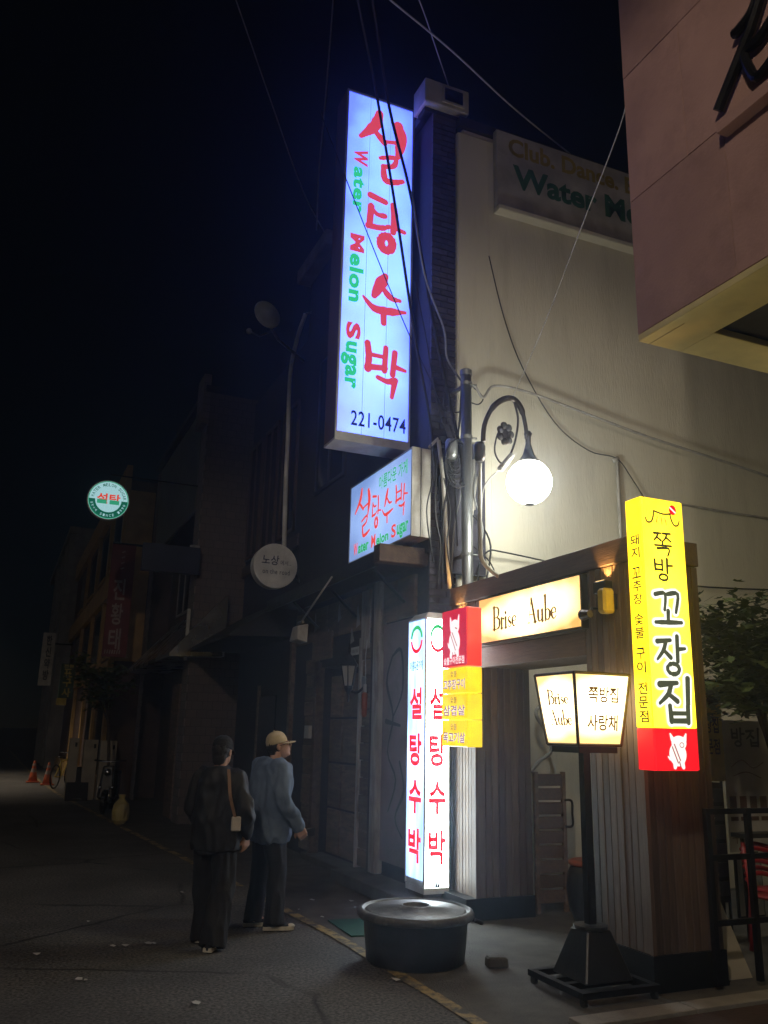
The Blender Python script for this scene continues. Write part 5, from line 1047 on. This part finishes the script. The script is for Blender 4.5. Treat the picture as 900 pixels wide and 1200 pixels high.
strokes(MB(), frame_y(a_.x, 22.2, a_.z), [[(0.44*W, (0.78+k*0.05)*H, .03), (0.54*W, (0.79+k*0.05)*H, .03)] for k in range(4)] + [[((0.1+k*0.1)*W, 0.03*H, .03), ((0.12+k*0.1)*W, 0.055*H, .03)] for k in range(7)]).build('small_print', 'print_white', rb_)
gs = thing('green_shop_sign', 'dark green shop sign with yellow block letters past the red banner', 'sign', (1.9, 31, 2.6))
a_, b_ = ony(68, 818, 30), ony(89, 778, 30); W, H = b_.x-a_.x, b_.z-a_.z
B('board', 'green_board', gs, a_.x, b_.x, 30, 30.25, a_.z, b_.z); T('arm', 'black_metal', gs, [(b_.x, 30.12, a_.z+0.9*H), (2.46, 30.12, a_.z+0.9*H)], 0.03, 6)
B('yellow_tab', 'yellow_print', gs, a_.x-0.04, a_.x+0.6*W, 29.98, 29.998, a_.z-0.22, a_.z)
for i, ch in enumerate('표구사'): text(ch, frame_y(a_.x+0.2*W, 30, a_.z+(0.60-i*0.28)*H), 0.62*W, 0.25*H, 'yellow_print', gs, bold=0.03, name='letter')
text('전통', frame_y(a_.x+0.15*W, 30, a_.z+0.88*H), 0.75*W, 0.09*H, 'yellow_print', gs, bold=0.03)
wv = thing('white_vertical_sign', 'grey white vertical signboard with black brush letters furthest up the street', 'sign', (1.8, 37, 3))
a_, b_ = ony(44, 803, 37), ony(66, 742, 37); W, H = b_.x-a_.x, b_.z-a_.z
B('board', 'banner_white', wv, a_.x, b_.x, 37, 37.3, a_.z, b_.z); T('arm', 'black_metal', wv, [(b_.x, 37.1, a_.z+0.8*H), (2.46, 37.1, a_.z+0.8*H)], 0.03, 6)
for i, ch in enumerate('한신약방'): text(ch, frame_y(a_.x+0.3*W, 37, a_.z+(0.76-i*0.22)*H), 0.45*W, 0.19*H, 'print_black', wv, bold=0.03, name='letter')
fb_ = thing('far_grey_building', 'tall grey building with pillars at the far end of the street', 'building', (2.35, 41, 0))
B('wall', 'grey_render', fb_, 2.3, 9, 40.1, 56, 0, 10.5)
for y in (40.2, 43, 46, 50): B('pillar', 'grey_render', fb_, 2.05, 2.299, y, y+0.7, 0.005, 10.2)
for y in (41.2, 44, 47.3, 51.5):
    for z in (1.0, 4.0, 7.0): w = B('window', 'dark_glass', fb_, 2.26, 2.2985, y, y+1.5, z, z+1.8); B('sill', 'grey_render', w, 2.22, 2.2595, y-0.05, y+1.55, z-0.1, z-0.005)
B('cornice', 'grey_render', fb_, 2.0, 2.299, 40.05, 56, 10.205, 10.5)

# ------------------------------------------------------------------ things along the far pavement
def traffic_cone(p, label):
    c = thing('traffic_cone', label, 'cone', p, 'traffic cones by the far kerb'); x, y, z = p
    B('base', 'cone', c, x-0.19, x+0.19, y-0.19, y+0.19, 0.004, 0.04, bevel=0.008)
    MB().lathe([(0.14, 0.041), (0.11, 0.2), (0.085, 0.33), (0.062, 0.45), (0.035, 0.62), (0.03, 0.65)], p, 20).build('cone_shell', 'cone', c, smooth=True)
    MB().lathe([(0.092, 0.31), (0.071, 0.42)], p, 20).build('white_band', 'print_white', c); MB().lathe([(0.056, 0.505), (0.046, 0.57)], p, 20).build('white_band', 'print_white', c)
p = onz(38, 917); traffic_cone((p.x, p.y, 0.004), 'orange traffic cone standing furthest into the road'); p = onz(55, 920); traffic_cone((p.x, p.y, 0.004), 'orange traffic cone standing next to the bicycle')
def wheel(par, c, r, t, ax='y'):
    w = MB(); n = 20
    for k in range(n):
        a, b = 2*math.pi*k/n, 2*math.pi*(k+1)/n
        w.tube([(c[0]+r*math.cos(a)*WD[0], c[1]+r*math.cos(a)*WD[1], c[2]+r*math.sin(a)), (c[0]+r*math.cos(b)*WD[0], c[1]+r*math.cos(b)*WD[1], c[2]+r*math.sin(b))], t, 6)
    return w.build('wheel', 'cable', par)
bc = thing('parked_bicycle', 'small bicycle parked against the far wall beside the cone', 'bicycle', (1.95, 27.6, 0.004)); WD = (0.45, 0.89)
bx_, by_ = 1.95, 27.6
q = lambda s, z: (bx_+WD[0]*s, by_+WD[1]*s, z)
wheel(bc, q(-0.5, 0.33), 0.32, 0.02); wheel(bc, q(0.5, 0.33), 0.32, 0.02)
fm = MB()
for a, b in ((q(-0.5, .33), q(-0.1, .3)), (q(-0.1, .3), q(-0.2, .82)), (q(-0.5, .33), q(-0.18, .72)), (q(-0.1, .3), q(0.33, .75)), (q(-0.18, .72), q(0.32, .8)), (q(0.5, .33), q(0.3, .95))): fm.tube([a, b], 0.018, 6)
fm.build('frame', 'yellow_print', bc); B('saddle', 'dark_plastic', bc, bx_-0.18, bx_+0.02, by_-0.28, by_-0.08, 0.83, 0.88, bevel=0.02)
T('handlebar', 'chrome', bc, [(q(0.3, .97)[0]-0.25, q(0.3, .97)[1]+0.1, 0.98), q(0.3, .97), (q(0.3, .97)[0]+0.25, q(0.3, .97)[1]-0.1, 0.98)], 0.014, 6); MB().ball(q(0.36, .9), 0.05, 8, 6).build('lamp', 'white_metal', bc)
p = onz(88, 938); ab = thing('a_frame_board', 'black folding board standing on the far kerb', 'board', (p.x, p.y, 0.004))
MB().hexa([(p.x-0.26, p.y-0.2, 0.005), (p.x+0.26, p.y-0.2, 0.005), (p.x+0.26, p.y-0.17, 0.005), (p.x-0.26, p.y-0.17, 0.005)], [(p.x-0.25, p.y-0.03, 0.78), (p.x+0.25, p.y-0.03, 0.78), (p.x+0.25, p.y-0.005, 0.78), (p.x-0.25, p.y-0.005, 0.78)]).build('front_leaf', 'black_metal', ab)
MB().hexa([(p.x-0.26, p.y+0.17, 0.005), (p.x+0.26, p.y+0.17, 0.005), (p.x+0.26, p.y+0.2, 0.005), (p.x-0.26, p.y+0.2, 0.005)], [(p.x-0.25, p.y+0.005, 0.78), (p.x+0.25, p.y+0.005, 0.78), (p.x+0.25, p.y+0.03, 0.78), (p.x-0.25, p.y+0.03, 0.78)]).build('rear_leaf', 'black_metal', ab)
B('clasp', 'chrome', ab, p.x-0.08, p.x+0.12, p.y-0.215, p.y-0.205, 0.04, 0.06)
sx_, sy_ = 2.35, 19.6; WD = (0.25, 0.97); q = lambda s, z, o=0: Vector((sx_+WD[0]*s+WD[1]*o, sy_+WD[1]*s-WD[0]*o, z))
sc_ = thing('motor_scooter', 'dark motor scooter parked nose out on the far pavement', 'scooter', (sx_, sy_, 0.004))
wheel(sc_, q(-0.6, .25), 0.19, 0.055); wheel(sc_, q(0.55, .25), 0.19, 0.055)
MB().hexa([q(0.8, .35, -.12), q(0.8, .35, .12), q(0.1, .3, .14), q(0.1, .3, -.14)], [q(0.85, .72, -.1), q(0.85, .72, .1), q(0.1, .75, .14), q(0.1, .75, -.14)]).build('rear_body', 'dark_plastic', sc_, bevel=0.03)
MB().hexa([q(0.1, .28, -.15), q(0.1, .28, .15), q(-0.4, .28, .15), q(-0.4, .28, -.15)], [q(0.1, .34, -.15), q(0.1, .34, .15), q(-0.4, .34, .15), q(-0.4, .34, -.15)]).build('floor_board', 'dark_plastic', sc_)
MB().hexa([q(-0.38, .3, -.2), q(-0.38, .3, .2), q(-0.5, .3, .15), q(-0.5, .3, -.15)], [q(-0.3, .95, -.13), q(-0.3, .95, .13), q(-0.42, .95, .1), q(-0.42, .95, -.1)]).build('leg_shield', 'dark_plastic', sc_, bevel=0.03)
MB().hexa([q(0.85, .73, -.13), q(0.85, .73, .13), q(0.15, .76, .13), q(0.15, .76, -.13)], [q(0.8, .82, -.12), q(0.8, .82, .12), q(0.2, .83, .12), q(0.2, .83, -.12)]).build('seat', 'cable', sc_, bevel=0.03)
T('handlebar', 'chrome', sc_, [q(-.25, 1.05, -.32), q(-.34, 1.02, 0), q(-.25, 1.05, .32)], 0.018, 6); MB().ball(q(-.47, .82), 0.075, 10, 8).build('headlight', 'chrome', sc_, smooth=True)
T('fork', 'chrome', sc_, [q(-.6, .25, .08), q(-.42, .6, .05)], 0.022, 6); MB().ball(q(-.5, .52, .12), 0.035, 8, 6).build('indicator', 'chrome', sc_); MB().ball(q(-.5, .52, -.12), 0.035, 8, 6).build('indicator', 'chrome', sc_)
for i, (a, b, h, lab) in enumerate(((78, 90, 1.45, 'narrow beige utility cabinet behind the black folding board'), (95, 112, 1.42, 'beige utility cabinet with a pale notice, middle of three'), (114, 134, 1.40, 'beige utility cabinet behind the motor scooter'))):
    y = 23.0; xa, xb = ony(a, 900, y).x, ony(b, 900, y).x
    cbn = thing('utility_cabinet', lab, 'cabinet', (xa, y, 0.004), 'utility cabinets along the ochre building')
    B('body', 'beige_metal', cbn, xa, xb-0.02, y-0.3, y, 0.01, h, bevel=0.01); B('latch', 'black_metal', cbn, xb-0.12, xb-0.07, y-0.312, y-0.302, h-0.2, h-0.1)
p = onz(140, 966); yb_ = thing('rubbish_bag', 'pale yellow knotted rubbish bag at the foot of the dark wall', 'bag', (p.x, p.y, 0.004))
rb2 = MB(); rb2.lathe([(0.10, 0.006), (0.15, 0.08), (0.16, 0.22), (0.13, 0.36), (0.05, 0.45), (0.06, 0.52)], (p.x, p.y, 0), 14)
rb2.v = [(v[0]+0.03*mnoise.noise(Vector(v)*9), v[1]+0.03*mnoise.noise(Vector(v)*9+Vector((5, 0, 0))), v[2]) for v in rb2.v]; rb2.build('sack', 'bag_yellow', yb_)
leaf_tree('street_tree', 'small dark street tree in front of the ochre building', (2.55, 21.6, 0.004), (2.25, 21.6, 2.75), (0.75, 0.7, 0.75), 900, 0.12, seed=9)
# street lamp further up on the open side
M['sodium'] = glow('street_lamp_lens', (1.0, 0.80, 0.55), 12)
def street_lamp(x, y, watts, label, h=6.5, cone=120, blend=0.6):
    lm = thing('street_lamp', label, 'street lamp', (x, y, 0.0), 'street lamps on the open side')
    T('post', 'galv', lm, [(x, y, 0), (x, y, h-0.3)], [0.09, 0.055], 12); MB().tube(smoothline([(x, y, h-0.4), (x+0.3, y, h), (x+1.0, y, h+0.1)]), 0.035, 8).build('arm', 'galv', lm, smooth=True)
    B('luminaire', 'galv', lm, x+0.85, x+1.45, y-0.12, y+0.12, h+0.04, h+0.14, bevel=0.02); B('lens', 'sodium', lm, x+0.9, x+1.4, y-0.09, y+0.09, h+0.025, h+0.038)
    ld = bpy.data.lights.new('street_lamp_light', 'SPOT'); ld.energy = watts; ld.color = (1.0, 0.82, 0.62); ld.spot_size = R(cone); ld.spot_blend = blend; ld.shadow_soft_size = 0.2
    lo = bpy.data.objects.new('street_lamp_light', ld); col.objects.link(lo); lo.parent = lm; lo.location = (1.15, 0, h)
street_lamp(-3.6, 31, 900, 'steel street lamp post on the open side, far up the street')
street_lamp(-5.0, -2.5, 1050, 'taller stand-in street lamp post on the open side, unseen behind the viewer', 9.2, 172, 0.12)  # unseen lamp added to light the foreground and the pink front

# ------------------------------------------------------------------ people
def blob(mb, name, mat, parent, voxel=0.012, smooth=3, wrinkle=0.0, wscale=(9, 9, 4), seed=0.0):
    """weld overlapping volumes into one continuous skin"""
    me = bpy.data.meshes.new(name); me.from_pydata([tuple(v) for v in mb.v], [], mb.f); me.validate()
    bm = bmesh.new(); bm.from_mesh(me); bmesh.ops.recalc_face_normals(bm, faces=bm.faces); bm.to_mesh(me); bm.free()
    t = bpy.data.objects.new('tmp', me); col.objects.link(t)
    r = t.modifiers.new('r', 'REMESH'); r.mode = 'VOXEL'; r.voxel_size = voxel
    if smooth: sm = t.modifiers.new('s', 'SMOOTH'); sm.iterations = smooth; sm.factor = 0.5
    dg = bpy.context.evaluated_depsgraph_get(); dg.update()
    out = bpy.data.meshes.new_from_object(t.evaluated_get(dg)); bpy.data.objects.remove(t)
    if wrinkle:
        nn = [v.normal.copy() for v in out.vertices]
        for v, q in zip(out.vertices, nn):
            p = Vector((v.co.x*wscale[0]+seed, v.co.y*wscale[1], v.co.z*wscale[2]+seed))
            d = abs(mnoise.noise(p))*-1.4 + 0.5*mnoise.noise(p*2.3) + 0.35
            v.co += q*wrinkle*d
    for p in out.polygons: p.use_smooth = True
    out.materials.clear(); out.materials.append(M[mat]); out.name = name
    o = bpy.data.objects.new(name, out); col.objects.link(o); o.parent = parent
    return o
def limb(mb, pts, rad, n=14, flat=False):
    pts = [Vector(p) for p in pts]; fine = smoothline(pts, 4); rs = []
    for i in range(len(fine)):
        u = i/4; k = min(int(u), len(rad)-2); rs.append(rad[k]+(rad[k+1]-rad[k])*(u-k))
    mb.tube(fine, rs, n); mb.ball(fine[0], rs[0]*0.99, n, 8); 
    if not flat: mb.ball(fine[-1], rs[-1]*0.99, n, 8)
    return mb
def loft(mb, rings, n=26, e=0.85):
    base = len(mb.v)
    for (cx, cy, z, a, b) in rings:
        for q in range(n):
            w = 2*math.pi*q/n; c_, s_ = math.cos(w), math.sin(w)
            mb.v.append((cx+a*math.copysign(abs(c_)**e, c_), cy+b*math.copysign(abs(s_)**e, s_), z))
    for j in range(len(rings)-1):
        for q in range(n): mb.f.append((base+j*n+q, base+j*n+(q+1) % n, base+(j+1)*n+(q+1) % n, base+(j+1)*n+q))
    mb.f.append(tuple(base+q for q in range(n))[::-1]); mb.f.append(tuple(base+(len(rings)-1)*n+q for q in range(n)))
    return mb
def hand(mb, wrist, direc, palm_n, curl=0.6, right=True):
    """palm and five unequal curled fingers; direc along the hand, palm_n the way the palm faces"""
    w, d, pn = Vector(wrist), Vector(direc).normalized(), Vector(palm_n).normalized(); sd = d.cross(pn).normalized()*(1 if right else -1)
    for k in range(5): mb.tube([w+sd*(k-2)*0.016, w+d*0.085+sd*(k-2)*0.0175], [0.017, 0.014], 8); mb.ball(w+d*0.085+sd*(k-2)*0.0175, 0.0138, 8, 6)
    for k, ln in enumerate((0.062, 0.076, 0.082, 0.074)):
        p0 = w+d*0.085+sd*(1.5-k)*0.021*-1; a = curl*(0.8+0.12*k)
        p1 = p0+(d*math.cos(a*0.5)+pn*math.sin(a*0.5))*ln*0.45; p2 = p1+(d*math.cos(a*1.2)+pn*math.sin(a*1.2))*ln*0.32; p3 = p2+(d*math.cos(a*1.8)+pn*math.sin(a*1.8))*ln*0.25
        mb.tube([p0, p1, p2, p3], [0.0098, 0.009, 0.0085, 0.007], 8)
    t0 = w+d*0.025-sd*0.034; t1 = t0-sd*0.028+d*0.03+pn*0.014; t2 = t1+d*0.03+pn*0.012-sd*0.004
    mb.tube([t0, t1, t2], [0.014, 0.0115, 0.009], 8)
    return mb
def head_shapes(mb, T_):
    """skull, jaw, nose, lips, ears about the head centre, face towards +Y"""
    def ball(c, r, sx=1, sy=1, sz=1):
        i = len(mb.v); mb.ball((0, 0, 0), r, 16, 12, sx, sy, sz); mb.v[i:] = [tuple(T_ @ (Vector(c)+Vector(v))) for v in mb.v[i:]]
    ball((0, -0.01, 0.03), 0.092, 0.84, 1.04, 0.98); ball((0, 0.03, -0.035), 0.070, 0.84, 0.92, 1.15); ball((0, 0.065, -0.085), 0.028, 1.15, 0.85, 0.8)
    ball((0, 0.086, 0.022), 0.022, 2.2, 0.6, 0.55)
    i = len(mb.v); mb.tube([(0, 0.088, 0.018), (0, 0.110, -0.018), (0, 0.098, -0.028)], [0.009, 0.0145, 0.012], 8); mb.v[i:] = [tuple(T_ @ Vector(v)) for v in mb.v[i:]]
    ball((0, 0.090, -0.050), 0.013, 1.7, 0.85, 0.5); ball((0, 0.087, -0.062), 0.012, 1.5, 0.85, 0.55)
    for s_ in (-1, 1): ball((s_*0.078, -0.008, -0.005), 0.026, 0.32, 0.72, 1.25); ball((s_*0.03, 0.084, 0.004), 0.011, 1.2, 0.7, 0.8)
def shoe(mb_upper, mb_sole, c, ang, ln=0.28):
    ca, sa = math.cos(ang), math.sin(ang); X = lambda a, b, z: (c[0]+a*ca+b*sa, c[1]-a*sa+b*ca, z)
    prof = [(-0.11, 0.036), (-0.06, 0.036), (0.02, 0.040), (0.09, 0.047), (0.14, 0.044), (0.165, 0.026)]
    lft = [X(-w, b, 0.006) for b, w in prof]; rgt = [X(w, b, 0.006) for b, w in prof]; ring = lft + rgt[::-1]
    mb_sole.quad(*[(p[0], p[1], 0.006) for p in ring]); i = len(mb_sole.v) - len(ring); n = len(ring)
    mb_sole.v += [(p[0], p[1], 0.036) for p in ring]; mb_sole.f.append(tuple(range(i+n, i+2*n)))
    for k in range(n): mb_sole.f.append((i+k, i+(k+1) % n, i+n+(k+1) % n, i+n+k))
    for b, w, h in ((-0.08, 0.034, 0.085), (-0.03, 0.036, 0.10), (0.03, 0.038, 0.078), (0.08, 0.041, 0.058), (0.125, 0.038, 0.048)): mb_upper.ball(X(0, b, 0.034), w, 12, 8, 1, 1, (h-0.03)/w)

def make_person(label, pos, heading, H, spec):
    P = thing('person', label, 'person'); k = H/1.70
    hc = Vector(spec['head']) ; T_ = Matrix.Translation(hc) @ Matrix.Rotation(-spec['hyaw'], 4, 'Z') @ Matrix.Rotation(-spec['hpitch'], 4, 'X')
    b = MB(); head_shapes(b, T_)
    limb(b, [hc+Vector((0, -0.02, -0.05)), hc+Vector((0, -0.035, -0.13)), hc+Vector((0, -0.045, -0.20))], [0.052, 0.054, 0.062])
    loft(b, [(0, 0, 0.82*k, 0.13, 0.09), (0, 0, 0.95*k, 0.14, 0.10), (0, -0.01, 1.15*k, 0.14, 0.10), (0, -0.01, 1.32*k, 0.17, 0.09), (0, -0.02, 1.42*k, 0.10, 0.07)])
    for sd in (0, 1):
        S, E_, W_ = [Vector(p) for p in spec['arms'][sd]]
        limb(b, [S, E_, W_], [0.052, 0.042, 0.029]); hand(b, W_, spec['hdir'][sd], spec['palm'][sd], spec['curl'][sd], sd == 1)
        h_, kn, an = [Vector(p) for p in spec['legs'][sd]]; limb(b, [h_, kn, an], [0.085, 0.06, 0.042]); limb(b, [an, Vector((an.x, an.y+0.08, 0.05))], [0.038, 0.03])
    blob(b, 'body', 'skin', P, 0.0062, 2)
    j = MB(); loft(j, spec['jacket'])
    for sd in (0, 1):
        S, E_, W_ = [Vector(p) for p in spec['arms'][sd]]; dirw = (W_-E_).normalized()
        limb(j, [S+Vector((0.05 if sd == 0 else -0.05, 0, -0.01)), S, S.lerp(E_, 0.55), E_, E_.lerp(W_, 0.55), W_-dirw*0.01], spec['sleeve'])
    blob(j, 'jacket', spec['jmat'], P, 0.0105, 4, spec['wr'], seed=spec['seed'])
    c = MB(); nk = hc+Vector((0, -0.045, -0.165))
    n = 22
    for q in range(n):
        a0, a1 = R(110)+R(320)*q/n, R(110)+R(320)*(q+1)/n
        g0 = lambda a, r_, z: (nk.x+r_*math.cos(a), nk.y+r_*0.95*math.sin(a), nk.z+z)
        c.hexa([g0(a0, 0.078, -0.03), g0(a1, 0.078, -0.03), g0(a1, 0.098, -0.04), g0(a0, 0.098, -0.04)], [g0(a0, 0.070, 0.035), g0(a1, 0.070, 0.035), g0(a1, 0.082, 0.03), g0(a0, 0.082, 0.03)])
    c.build('collar', spec['jmat'], P, smooth=False)
    t = MB(); loft(t, [(0, 0, 0.74*k, 0.165, 0.115), (0, 0, 0.85*k, 0.175, 0.125), (0, 0, 0.98*k, 0.155, 0.115)])
    for sd in (0, 1):
        h_, kn, an = [Vector(p) for p in spec['legs'][sd]]; r_ = spec['trouser']
        limb(t, [h_+Vector((0, 0, -0.02)), h_.lerp(kn, 0.6), kn, kn.lerp(an, 0.6), Vector((an.x, an.y, spec['hem']))], [r_[0], r_[1], r_[2], r_[3], r_[4]], 16, True)
    blob(t, 'trousers', spec['tmat'], P, 0.0095, 2, 0.022, (10, 10, 2.6), spec['seed']+3)
    u, so_ = MB(), MB()
    for sd in (0, 1):
        an = Vector(spec['legs'][sd][2]); u, so_ = MB(), MB(); shoe(u, so_, (an.x, an.y+0.02), spec['feet'][sd])
        ca_, sa_ = math.cos(spec['feet'][sd]), math.sin(spec['feet'][sd]); tc_ = MB(); tc_.ball((an.x+0.155*sa_, an.y+0.02+0.135*ca_, 0.036), 0.036, 12, 8, 1, 1, 0.55)
        sh = blob(u, 'shoe', spec['smat'], P, 0.008, 2); so_.build('sole', 'cream_rubber', sh, smooth=False); tc_.build('toe_cap', 'cream_rubber', sh, smooth=True)
    TH = T_
    hr = MB(); i = 0
    def hb(c_, r_, sx, sy, sz):
        i = len(hr.v); hr.ball((0, 0, 0), r_, 18, 12, sx, sy, sz); hr.v[i:] = [tuple(TH @ (Vector(c_)+Vector(v))) for v in hr.v[i:]]
    hb((0, -0.028, 0.022), 0.096, 0.86, 0.93, 0.95); hb((0, -0.055, -0.04), 0.062, 1.05, 0.7, spec['nape'])
    blob(hr, 'hair', 'hair', P, 0.008, 2, 0.006, (26, 26, 12), 2.0)
    # cap: crown, brim, button
    cp = MB(); n = 24; prof = [(0.0, 0.108), (0.03, 0.105), (0.06, 0.090), (0.082, 0.065), (0.094, 0.03), (0.097, 0.0), (0.096, -0.012)]
    cp.lathe([(r_*1.0+0.0005, h) for r_, h in prof], (0, 0, 0), n, 'z', 0.90, 1.06); cp.v = [tuple(TH @ (Vector(v)+Vector((0, -0.012, 0.038)))) for v in cp.v]
    cap_ = blob(cp, 'cap', spec['cmat'], P, 0.007, 1)
    bm2 = MB(); rows = []
    for a in range(13):
        w = R(-62)+R(124)*a/12; rows.append(((0.088*math.sin(w), 0.088*math.cos(w)*1.05-0.012), (0.098*math.sin(w), 0.098*math.cos(w)*1.05-0.012 + 0.075*max(0, math.cos(w*1.35)))))
    for (i0, o0), (i1, o1) in zip(rows[:-1], rows[1:]):
        z0 = lambda p_: 0.030-abs(p_[0])*0.22-(p_[1]-0.07)*0.25
        bm2.hexa([(*i0, z0(i0)-0.003), (*i1, z0(i1)-0.003), (*o1, z0(o1)-0.003), (*o0, z0(o0)-0.003)], [(*i0, z0(i0)+0.003), (*i1, z0(i1)+0.003), (*o1, z0(o1)+0.003), (*o0, z0(o0)+0.003)])
    bm2.v = [tuple(TH @ Vector(v)) for v in bm2.v]; bm2.build('brim', spec['cmat'], cap_, smooth=True) if spec['brim'] else None
    bt = MB(); bt.ball(TH @ Vector((0, -0.012, 0.147)), 0.009, 8, 6); bt.build('button', spec['cmat'], cap_)
    if spec.get('glasses'):
        gl_ = MB()
        for s_ in (-1, 1):
            gl_.tube([TH @ Vector((s_*0.034+0.024*math.cos(a*0.5236), 0.103, 0.004+0.02*math.sin(a*0.5236))) for a in range(13)], 0.0028, 6); gl_.tube([TH @ Vector((s_*0.058, 0.101, 0.01)), TH @ Vector((s_*0.082, 0.0, 0.006))], 0.0028, 6)
        gl_.tube([TH @ Vector((-0.01, 0.106, 0.008)), TH @ Vector((0.01, 0.106, 0.008))], 0.0028, 6); gl_.build('glasses', 'black_metal', P)
    P.location = pos; P.rotation_euler = (0, 0, -heading)
    return P
p = onz(246, 1108)
H1 = 1.63
make_person('person in a black leather jacket and wide black trousers walking away, cap on', (1.80, 7.52, 0.004), R(33), H1, dict(
    head=(0.0, 0.03, 1.515), hyaw=R(8), hpitch=R(8), arms=[[(-0.16, -0.01, 1.315), (-0.225, -0.01, 1.07), (-0.17, 0.14, 0.87)], [(0.16, -0.01, 1.315), (0.265, -0.06, 1.07), (0.24, 0.06, 0.85)]],
    hdir=[(0.1, 0.3, -1), (-0.02, 0.15, -1)], palm=[(1, 0.2, 0), (-1, 0.3, 0)], curl=[0.8, 0.8], legs=[[(-0.085, 0, 0.84), (-0.105, 0.10, 0.45), (-0.105, 0.14, 0.07)], [(0.085, 0, 0.84), (0.09, 0.0, 0.45), (0.075, -0.14, 0.07)]],
    jacket=[(0, 0, 0.735, 0.205, 0.140), (0, 0, 0.80, 0.212, 0.150), (0, 0, 0.95, 0.205, 0.145), (0, -0.01, 1.12, 0.208, 0.140), (0, -0.015, 1.27, 0.20, 0.125), (0, -0.02, 1.345, 0.155, 0.10), (0, -0.01, 1.39, 0.10, 0.085), (0, 0, 1.405, 0.07, 0.07)],
    sleeve=[0.08, 0.078, 0.074, 0.074, 0.068, 0.052], jmat='leather', tmat='black_cloth', smat='black_cloth', cmat='black_cloth', trouser=[0.102, 0.098, 0.096, 0.100, 0.108], hem=0.025, feet=[0.0, 0.05], nape=1.3, brim=True, wr=0.022, seed=1.0))
make_person('person in a washed denim jacket and tan cap looking down at a phone', (2.40, 8.0, 0.004), R(78), 1.69, dict(
    head=(0.0, 0.06, 1.565), hyaw=R(26), hpitch=R(-16), arms=[[(-0.19, -0.01, 1.375), (-0.28, 0.0, 1.12), (-0.2, 0.17, 0.93)], [(0.19, -0.01, 1.375), (0.285, -0.015, 1.10), (0.26, 0.16, 0.87)]],
    hdir=[(0.3, 0.6, -0.6), (0.0, 0.55, -0.85)], palm=[(1, 0.2, 0.3), (-1, 0.3, 0.2)], curl=[0.7, 0.95], legs=[[(-0.09, 0, 0.86), (-0.115, 0.0, 0.47), (-0.12, -0.045, 0.075)], [(0.09, 0, 0.86), (0.105, 0.05, 0.47), (0.115, 0.03, 0.075)]],
    jacket=[(0, 0.01, 0.735, 0.215, 0.155), (0, 0.01, 0.80, 0.235, 0.170), (0, 0, 0.95, 0.235, 0.168), (0, -0.015, 1.15, 0.245, 0.160), (0, -0.02, 1.32, 0.235, 0.140), (0, -0.02, 1.405, 0.18, 0.11), (0, 0.0, 1.45, 0.10, 0.09), (0, 0.01, 1.465, 0.075, 0.075)],
    sleeve=[0.088, 0.092, 0.086, 0.082, 0.072, 0.054], jmat='denim', tmat='navy_cloth', smat='navy_cloth', cmat='tan_cloth', trouser=[0.100, 0.092, 0.084, 0.082, 0.086], hem=0.055, feet=[R(18), R(22)], nape=1.0, brim=True, glasses=True, wr=0.030, seed=5.0))
# things they carry
def carried(name, label, cat, pos, heading): o = thing(name, label, cat); return o
def world_of(pos, heading, v): c_, s_ = math.cos(-heading), math.sin(-heading); return Vector((pos[0]+v[0]*c_-v[1]*s_, pos[1]+v[0]*s_+v[1]*c_, pos[2]+v[2]))
L1 = lambda x, y, z: world_of((1.80, 7.52, 0.004), R(33), (x, y, z)); L2 = lambda x, y, z: world_of((2.40, 8.0, 0.004), R(78), (x, y, z))
sb = thing('shoulder_pouch', 'small pale pouch on a tan strap at the leather jacket wearer', 'pouch', tuple(L1(0.20, -0.16, 0.9)))
st_ = MB(); pth = smoothline([L1(0.10, -0.08, 1.385), L1(0.13, -0.135, 1.31), L1(0.16, -0.165, 1.17), L1(0.205, -0.150, 1.01)], 6)
ex = (L1(1, 0, 0)-L1(0, 0, 0))*0.013; ey = (L1(0, 1, 0)-L1(0, 0, 0))*0.003
for a, b in zip(pth[:-1], pth[1:]): st_.hexa([a-ex-ey, a+ex-ey, a+ex+ey, a-ex+ey], [b-ex-ey, b+ex-ey, b+ex+ey, b-ex+ey])
st_.build('strap', 'tan_leather', sb)
c_ = [L1(0.185, -0.165, 0.90), L1(0.255, -0.135, 0.90), L1(0.24, -0.105, 0.90), L1(0.17, -0.135, 0.90)]; MB().hexa(c_, [v+Vector((0, 0, 0.115)) for v in c_]).build('pouch', 'pale_pouch', sb, bevel=0.008)
ph = thing('mobile_phone', 'dark phone held in the hand of the denim jacket wearer', 'phone', tuple(L2(0.24, 0.24, 0.78)))
c_ = [L2(0.205, 0.20, 0.765), L2(0.222, 0.20, 0.765), L2(0.222, 0.36, 0.785), L2(0.205, 0.36, 0.785)]; MB().hexa(c_, [v+Vector((0, 0, 0.07)) for v in c_]).build('slab', 'black_metal', ph, bevel=0.004)

# ------------------------------------------------------------------ bluish hazy air added in place of lens glare round the lit signs
hz = MB().box(-7, 15, -8, 58, -1.0, 13.6).build('glare_haze', 'cable', None); tag(hz, kind='stuff')
hm = bpy.data.materials.new('glare_haze_volume'); hm.use_nodes = True; hn = hm.node_tree.nodes; hn.remove(hn['Principled BSDF'])
pv_ = hn.new('ShaderNodeVolumePrincipled'); pv_.inputs['Color'].default_value = (0.62, 0.76, 1.0, 1); pv_.inputs['Density'].default_value = 0.0062; pv_.inputs['Anisotropy'].default_value = 0.85
hm.node_tree.links.new(pv_.outputs[0], hn['Material Output'].inputs['Volume']); hz.data.materials.clear(); hz.data.materials.append(hm)
